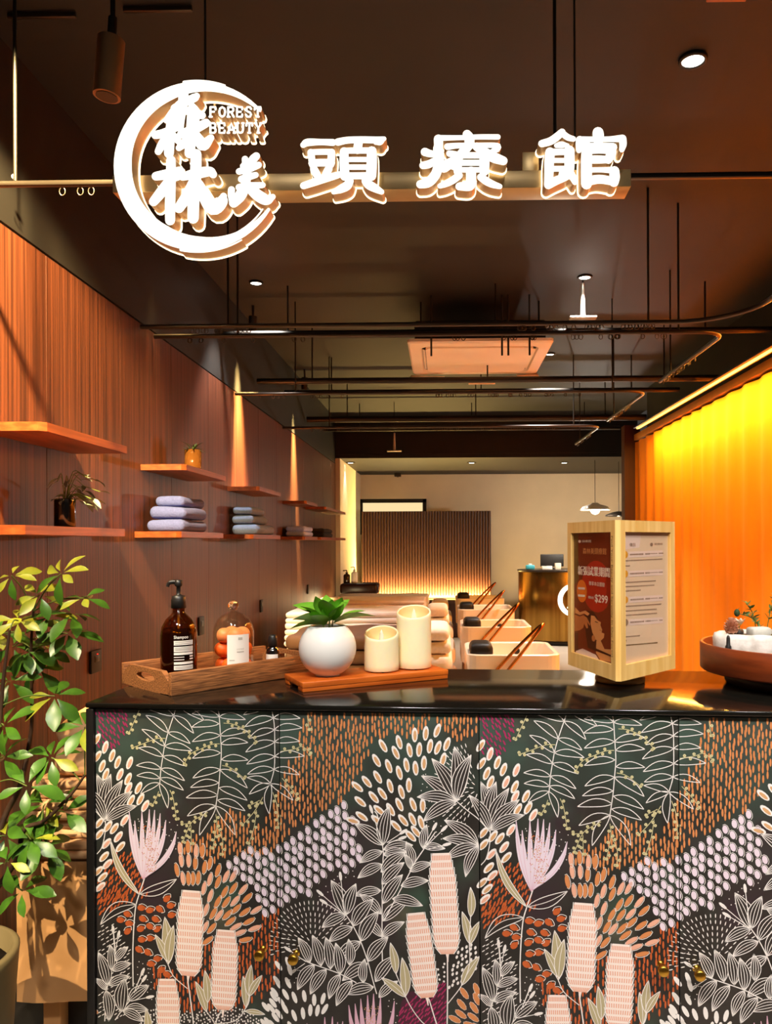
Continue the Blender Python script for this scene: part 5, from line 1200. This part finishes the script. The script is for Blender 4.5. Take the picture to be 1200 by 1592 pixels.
o = thing('tissue_pack', 'teal and white pack at the edge of the reception desk', 'pack', on(824, 880, 10.62, zt + .001)); MB().box((0, 0, .03), (.12, .09, .06), bev=.012).build('pack', mat('teal', '3fa3b0', .5, var=.2, scale=20), o); MB().box((.0, 0, .068), (.05, .03, .018), bev=.006).build('tissue', M_whitepl, o)
o = thing('monitor', 'black monitor seen from behind on the reception desk', 'monitor', on(858, 880, 10.75, zt + .001)); MB().box((0, 0, .12), (.32, .03, .17), bev=.006).build('screen', M_black, o); MB().box((0, .0, .008), (.14, .1, .014), bev=.004).build('base', M_black, o); MB().box((0, .02, .04), (.04, .02, .07), bev=.003).build('neck', M_black, o)
for px, w, h, m_, lab in ((850, .14, .045, M_whitepl, 'low white box in front of the monitor'), (867, .08, .085, mat('beige_box', 'd8cdb8', .6), 'taller beige box in front of the monitor')):
    o = thing('paper_box', lab, 'box', on(px, 880, 10.57, zt + .001)); MB().box((0, 0, h / 2), (w, .08, h), bev=.004).build('box', m_, o); MB().box((0, 0, h + .001), (w + .003, .083, .003), bev=.001).build('lid', m_, o)
# small console with bottles
ct = W(560, 906, 9.3); cz = ct.z
cs = thing('console_table', 'small dark console with rounded front holding two bottles', 'table', (ct.x, 9.3, 0))
MB().box((0, 0, cz - .065), (.46, .30, .13), bev=.035).build('case', mat('dark_console', '2a120a', .35, var=.2, scale=5), cs)
for x, y in ((-.16, -.1), (.16, -.1), (-.16, .1), (.16, .1)): MB().tube([(x, y, cz - .128), (x, y, 0)], [.014, .010], 8).build('leg', M_darkmetal, cs)
def pump(px, m_, lab, h):
    q = W(px, 900, 9.28); o = thing('pump_bottle', lab, 'bottle', (q.x, 9.28, cz + .001))
    MB().lathe([(.0001, 0), (.038, 0), (.04, .004), (.04, h * .6), (.03, h * .68), (.014, h * .72), (.014, h * .78), (.0001, h * .78)], n=20).build('body', m_, o)
    MB().lathe([(.0001, h * .77), (.016, h * .77), (.016, h * .84), (.006, h * .85), (.006, h), (.0001, h)], n=14).build('pump', m_, o); MB().tube([(0, 0, h), (-.045, -.01, h - .004)], .007, 6).build('spout', m_, o)
pump(551, M_whitepl, 'white pump bottle on the dark console', .19); pump(539, M_amberdark, 'dark amber bottle beside the white pump bottle', .15)
# warm glow low on the wood wall by the end of the room
gl = thing('light_strip', 'warm light strip low beside the console', 'light', (-1.28, 8.6, .62))
MB().box((0, 0, 0), (.05, 1.4, .03), bev=.004).build('channel', M_darkmetal, gl); MB().box((0, 0, .017), (.02, 1.38, .006), bev=.001).build('diffuser', emis('strip_warm', 'ffdf9e', 8), gl)
lamp('POINT', 'strip_glow', (-1.15, 8.6, .74), (-1.3, 8.6, 1), 5, (1, .78, .42), .1, parent=gl)
det = W(617, 737, 11.5); o = thing('smoke_detector', 'small dark box under the low ceiling at the back wall', 'detector', (det.x, 11.7, 2.445)); MB().box((0, 0, -.025), (.10, .08, .05), bev=.008).build('case', M_darkmetal, o); MB().lathe([(.0001, 0), (.015, 0), (.015, .006), (.0001, .006)], (0, 0, -.056), n=12).build('sensor', M_black, o)

# ------------------------------------------------------------------ wash beds
M_bedskin = mat('tan_leather', 'a8764e', .5, var=.12, scale=6, bump=.1)
M_creamskin = mat('cream_leather', 'f2dcc4', .5, var=.06, scale=6, bump=.1)
M_duvet = mat('white_duvet', 'f6f0ec', .9, var=.08, scale=14, bump=.4)
M_basin = mat('basin_cream', 'fff0dc', .25, var=.03, scale=4, coat=.3)
M_copper = mat('copper_ring', 'c8742a', .22, 1)
def bed(yf, label, duvet, basin_z=.80):
    b = thing('wash_bed', label, 'bed', (-.5, yf + .3, 0), group='hair wash beds in a row')
    y0, y1 = yf, yf + .62; yc = (y0 + y1) / 2
    B = lambda nm, x0, x1, z0, z1, m_, bev, yy=(0, 0): MB().box(((x0 + x1) / 2, yc, (z0 + z1) / 2), (x1 - x0, y1 - y0 - yy[0], z1 - z0), bev=bev, seg=3).build(nm, m_, b, world=True)
    B('base', -1.10, .06, .10, .52, M_bedskin, .02); B('mattress', -1.14, .08, .525, .66, M_bedskin if duvet == 'tan' else M_creamskin, .045)
    for x in (-1.0, -.05):
        for y in (y0 + .08, y1 - .08): MB().box((x, y, .05), (.06, .06, .10), bev=.006).build('leg', M_darkmetal, b, world=True)
    B('head_pad', -.135, .045, .665, .79, M_creamskin, .05, (.08, 0)); B('neck_pad', -.06, .075, .50, .655, M_creamskin, .05, (.04, 0)) if False else None
    # basin: open tub with rim
    x0, x1 = .12, .62; zb, zt = basin_z - .30, basin_z
    def rr(x0, x1, y0, y1, c, n=5):
        P = []
        for cx_, cy_, a0 in ((x1 - c, y1 - c, 0), (x0 + c, y1 - c, 90), (x0 + c, y0 + c, 180), (x1 - c, y0 + c, 270)):
            P += [(cx_ + c * math.cos(math.radians(a0 + 90 * k / n)), cy_ + c * math.sin(math.radians(a0 + 90 * k / n))) for k in range(n + 1)]
        return P
    m = MB(); loopring(m, [(rr(x0 + .05, x1 - .07, y0 + .06, y1 - .12, .06), zb), (rr(x0, x1 - .02, y0, y1 - .06, .07), zb + .05), (rr(x0, x1, y0, y1 - .06, .07), zt - .085), (rr(x0, x1, y0, y1 - .06, .07), zt - .004), (rr(x0 + .006, x1 - .006, y0 + .006, y1 - .066, .066), zt), (rr(x0 + .026, x1 - .026, y0 + .026, y1 - .086, .06), zt), (rr(x0 + .032, x1 - .032, y0 + .032, y1 - .092, .06), zt - .006), (rr(x0 + .06, x1 - .08, y0 + .06, y1 - .12, .06), zt - .20)])
    bt = rr(x0 + .06, x1 - .08, y0 + .06, y1 - .12, .06); m.add([(p[0], p[1], zt - .20) for p in bt], [list(range(len(bt)))])
    bt = rr(x0 + .05, x1 - .07, y0 + .06, y1 - .12, .06); m.add([(p[0], p[1], zb) for p in bt], [list(range(len(bt)))])
    m.build('basin', M_basin, b, world=True)
    MB().box((.34, y0 + .28, .25), (.26, .3, zb * 1.0 - .012), bev=.02).build('pedestal', M_bedskin, b, world=True) if False else MB().box((.34, yc - .03, (zb - .002) / 2), (.30, .36, zb - .004), bev=.02).build('pedestal', M_bedskin, b, world=True)
    MB().box((.20, y0 + .14, zt + .012), (.125, .20, .085), bev=.03, seg=3).build('neck_rest', mat('black_rubber', '15110f', .5), b, world=True)
    MB().lathe([(.0001, -.002), (.022, -.002), (.022, .002), (.0001, .002)], (.44, y1 - .094, zt - .07), n=16).build('drain_plug', MATS['black_plastic'], b, world=True) if False else MB().tube([(.43, y1 - .096, zt - .05), (.43, y1 - .112, zt - .05)], .020, 14).build('drain_plug', MATS['black_plastic'], b, world=True)
    # copper water ring leaning over the basin
    P = [Vector((.315, yf - .030, zt - .10)), Vector((.42, yf - .028, zt + .03)), Vector((.50, yf - .022, zt + .135)), Vector((.520, yf - .005, zt + .160)), Vector((.522, yf + .03, zt + .160)), Vector((.508, yf + .055, zt + .135)), Vector((.42, yf + .085, zt + .03)), Vector((.335, yf + .09, zt - .07))]
    P[5].y = yf - .004 + .012; P[4].y = yf + .004; P[6].y = yf - .012; P[6].x -= .045; P[5].x -= .02; P[7] = Vector((.255, yf - .018, zt - .10)); P[7].x += 0
    MB().tube(cr(P, 6), .0085, 10).build('water_ring', M_copper, b, world=True)
    if duvet == 'white':
        pass
    return b
def duvet(x0, x1, y0, y1, z0, z1, label, m_, seed, layers):
    t = towel_mb(x1 - x0, y1 - y0, z1 - z0, seed, layers, .006).build('folded_duvet', m_, loc=((x0 + x1) / 2, (y0 + y1) / 2, z0)); tag(t, label, 'duvet', 'folded covers on the wash beds'); return t
bed(4.10, 'wash bed nearest the counter, under a brown cover', 'tan'); bed(5.45, 'second wash bed from the counter', 'white'); bed(6.75, 'third wash bed from the counter', 'white', .81); bed(7.9, 'farthest wash bed before the fluted screen', 'white', .82)
M_tancov = mat('tan_cover', '5a3a28', .8, var=.12, scale=10, bump=.3)
duvet(-.86, -.15, 4.11, 4.72, .663, .90, 'brown folded cover on the nearest wash bed', M_tancov, 31, 3)
duvet(-1.14, -.16, 5.45, 6.07, .663, .905, 'white folded duvet on the second wash bed', M_duvet, 32, 6)
duvet(-1.16, -.16, 6.75, 7.37, .663, .885, 'pinkish white duvet on the third wash bed', mat('pink_duvet', 'f0dcd4', .9, var=.1, scale=14, bump=.4), 33, 7)
duvet(-1.14, -.16, 7.9, 8.5, .663, .84, 'grey white duvet on the farthest wash bed', M_duvet, 34, 3)
for yf, z, lab in ((4.13, .792, 'cream folded towel on the head pad of the nearest wash bed'), (5.48, .792, 'cream folded towel on the head pad of the second wash bed')):
    for k in range(2): towel((-.050, yf + .28, z + k * .072), .175 - .02 * k, .48, .064, mat('cream_towel', 'f4e2cc', .9, var=.08, scale=60, bump=.3), lab.replace('cream folded towel', ('lower', 'upper')[k] + ' cream folded towel'), 'cream towels on the head pads', 0, 50 + k)
# nearest bed bay, seen beside the counter: a draped beige bench with folded quilts
M_drape = mat('beige_drape', 'cf9a62', .85, var=.1, scale=5, bump=.2); M_quilt = mat('beige_quilt', 'd8a878', .9, var=.1, scale=30, bump=.4)
bx0, bx1, by0, by1 = -1.19, -.30, 2.12, 2.74; zt0, zb0 = .515, .13
bn = thing('draped_bench', 'bench with a flat beige cloth front beside the counter', 'bench', ((bx0 + bx1) / 2, (by0 + by1) / 2, 0))
m = MB(); n = 18
vs = [(bx0 + (bx1 - bx0) * i / n, by0 + .006 * math.sin(i * 1.3 + j * .6) * (j / 5), zb0 + (zt0 - zb0) * (1 - j / 5)) for j in range(6) for i in range(n + 1)]
m.add(vs + [(x, y + .012, z) for x, y, z in vs], [[j * (n + 1) + i, j * (n + 1) + i + 1, (j + 1) * (n + 1) + i + 1, (j + 1) * (n + 1) + i] for j in range(5) for i in range(n)] + [[6 * (n + 1) + j * (n + 1) + i, 6 * (n + 1) + j * (n + 1) + i + 1, 6 * (n + 1) + (j + 1) * (n + 1) + i + 1, 6 * (n + 1) + (j + 1) * (n + 1) + i] for j in range(5) for i in range(n)], 0, True)
m.build('front_cloth', M_drape, bn, world=True, fix=False)
MB().box(((bx0 + bx1) / 2, (by0 + by1) / 2 + .012, (zt0 + zb0) / 2), (bx1 - bx0, by1 - by0 - .03, zt0 - zb0), bev=.008).build('box', M_drape, bn, world=True)
for x in (bx0 + .075, bx1 - .075):
    for y in (by0 + .07, by1 - .06): MB().box((x, y, zb0 / 2), (.05, .05, zb0), bev=.004).build('leg', M_drape, bn, world=True)
MB().box(((bx0 + bx1) / 2 - .05, (by0 + by1) / 2 + .03, zb0 / 2 - .001), (bx1 - bx0 + .14, by1 - by0 - .12, zb0 - .006), bev=.003).build('under_bench_shade', M_black, bn, world=True)  # added black block that stands in for the shade under the bench
zq = zt0 + .002
for k, (h, dx, lab) in enumerate(((.052, .0, 'lowest of the thin beige quilts folded on the bench'), (.050, .012, 'second thin beige quilt from the bench top'), (.054, .004, 'third thin beige quilt from the bench top'), (.05, .016, 'fourth thin beige quilt, just under the thick one'))):
    t = towel_mb(.80, .56, h, 60 + k, 2, .004).build('folded_quilt', M_quilt, loc=(bx0 + .41 + dx, by0 + .29 + .012 * (k % 2), zq)); tag(t, lab, 'quilt', 'quilts folded on the bench'); zq += h + .004
t = towel_mb(.74, .54, .165, 71, 2, .010).build('folded_quilt', M_quilt, loc=(bx0 + .45, by0 + .30, zq)); tag(t, 'thick puffy beige quilt on top of the bench stack', 'quilt', 'quilts folded on the bench')

# ------------------------------------------------------------------ umbrella plant beside the counter
M_leafA = leafmat('plant_leaf', '446e1c', '2a4a16', .35); M_leafB = leafmat('plant_leaf_warm_lit', '98982a', '6a7c20', .4)  # the yellow leaf colour paints in warm light, mostly on the upper leaves
M_bark = mat('bark', '3a2412', .8, var=.3, scale=30, bump=.4)
pc_ = W(-90, 1540, 1.70); fp_ = thing('umbrella_plant', 'leafy green umbrella plant in a big olive pot beside the counter', 'plant', (pc_.x, pc_.y, 0))
MB().lathe([(.0001, 0), (.11, 0), (.125, .01), (.144, .35), (.152, .46), (.154, .478), (.148, .483), (.138, .481), (.134, .44), (.0001, .43)], n=40).build('pot', mat('olive_pot', '6a5c3c', .5, var=.15, scale=8, bump=.1), fp_)
MB().lathe([(.0001, .432), (.132, .440), (.0001, .446)], n=24).build('soil', MATS['soil'], fp_)
LV = [leafmesh('leaf', .074, .034, M_leafA, .22, .30, 6, True), leafmesh('leaf', .070, .030, M_leafB, .3, .25, 6, True)]
base = Vector((pc_.x, pc_.y, .43))
trunks = [[base, W(-10, 1390, 1.96), W(25, 1338, 1.95), W(38, 1290, 1.95), W(70, 1275, 1.94), W(110, 1235, 1.93), W(132, 1205, 1.92)],
          [base + Vector((.03, .02, 0)), W(0, 1290, 2.0), W(30, 1225, 2.0), W(45, 1160, 2.0), W(50, 1110, 2.0), W(48, 1020, 2.0), W(52, 950, 1.98)],
          [base + Vector((-.02, -.03, 0)), W(-20, 1300, 1.9), W(-5, 1180, 1.9), W(5, 1060, 1.9), W(15, 980, 1.9)]]
nodes = []
for k, tk_ in enumerate(trunks):
    path = cr([tuple(v) for v in tk_], 6); n = len(path)
    MB().tube(path, [.0085 - .0055 * i / n for i in range(n)], 8).build('stem', M_bark, fp_, world=True); nodes += path[4:]
rnd = random.Random(4)
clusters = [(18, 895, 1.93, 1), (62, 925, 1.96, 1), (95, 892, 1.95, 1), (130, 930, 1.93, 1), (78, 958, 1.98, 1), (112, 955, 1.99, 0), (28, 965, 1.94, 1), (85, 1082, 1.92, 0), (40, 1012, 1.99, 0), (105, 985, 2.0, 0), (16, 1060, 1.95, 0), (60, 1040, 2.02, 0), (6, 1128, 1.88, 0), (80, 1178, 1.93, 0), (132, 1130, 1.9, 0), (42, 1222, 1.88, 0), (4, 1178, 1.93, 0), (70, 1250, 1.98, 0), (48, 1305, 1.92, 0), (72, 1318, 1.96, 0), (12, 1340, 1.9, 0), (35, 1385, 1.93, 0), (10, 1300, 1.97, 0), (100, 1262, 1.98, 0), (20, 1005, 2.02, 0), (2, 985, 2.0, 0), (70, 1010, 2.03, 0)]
for ci, (px, py, d, ye) in enumerate(clusters):
    c = W(px, py, d); nd = min(nodes, key=lambda q: (q - c).length + (.25 if q.z > c.z else 0) + abs((q - c).length - .12) * .5)
    mid_ = (nd + c) / 2 + Vector((0, 0, .012)); MB().tube(cr([tuple(nd), tuple(mid_), tuple(c)], 5), .0018, 5).build('petiole', M_stem, fp_, world=True)
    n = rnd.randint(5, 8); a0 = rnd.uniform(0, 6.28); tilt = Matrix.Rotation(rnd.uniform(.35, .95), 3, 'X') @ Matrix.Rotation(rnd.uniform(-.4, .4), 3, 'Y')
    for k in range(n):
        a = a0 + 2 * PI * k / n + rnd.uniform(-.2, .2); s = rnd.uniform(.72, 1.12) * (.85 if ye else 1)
        R = tilt @ Matrix.Rotation(a, 3, 'Z') @ Matrix.Rotation(rnd.uniform(-.25, .45), 3, 'Y') @ Matrix.Rotation(rnd.uniform(-.35, .35), 3, 'X')
        dirv = R @ Vector((1, 0, 0)); st_ = c + dirv * .010 - Vector(fp_.location)
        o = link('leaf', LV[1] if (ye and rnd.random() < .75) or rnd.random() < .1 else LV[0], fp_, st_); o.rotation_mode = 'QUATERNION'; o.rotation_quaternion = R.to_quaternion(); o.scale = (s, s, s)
# spotlight on a stand-off by the shop front that picks out the plant and the bench
ps = thing('ceiling_spotlight', 'black spotlight on the ceiling aimed at the umbrella plant', 'light', (-1.15, .9, 2.95))
MB().tube([(-1.15, .9, 2.90), (-1.13, .95, 2.78)], .03, 14).build('barrel', M_black, ps, world=True); MB().tube([(-1.15, .9, 2.90), (-1.15, .9, 2.95)], .008, 8).build('stem', M_black, ps, world=True)
lamp('SPOT', 'plant_lamp', (-1.128, .955, 2.765), (-.98, 2.05, .55), 260, (1, .80, .50), .012, 40, .6, parent=ps)
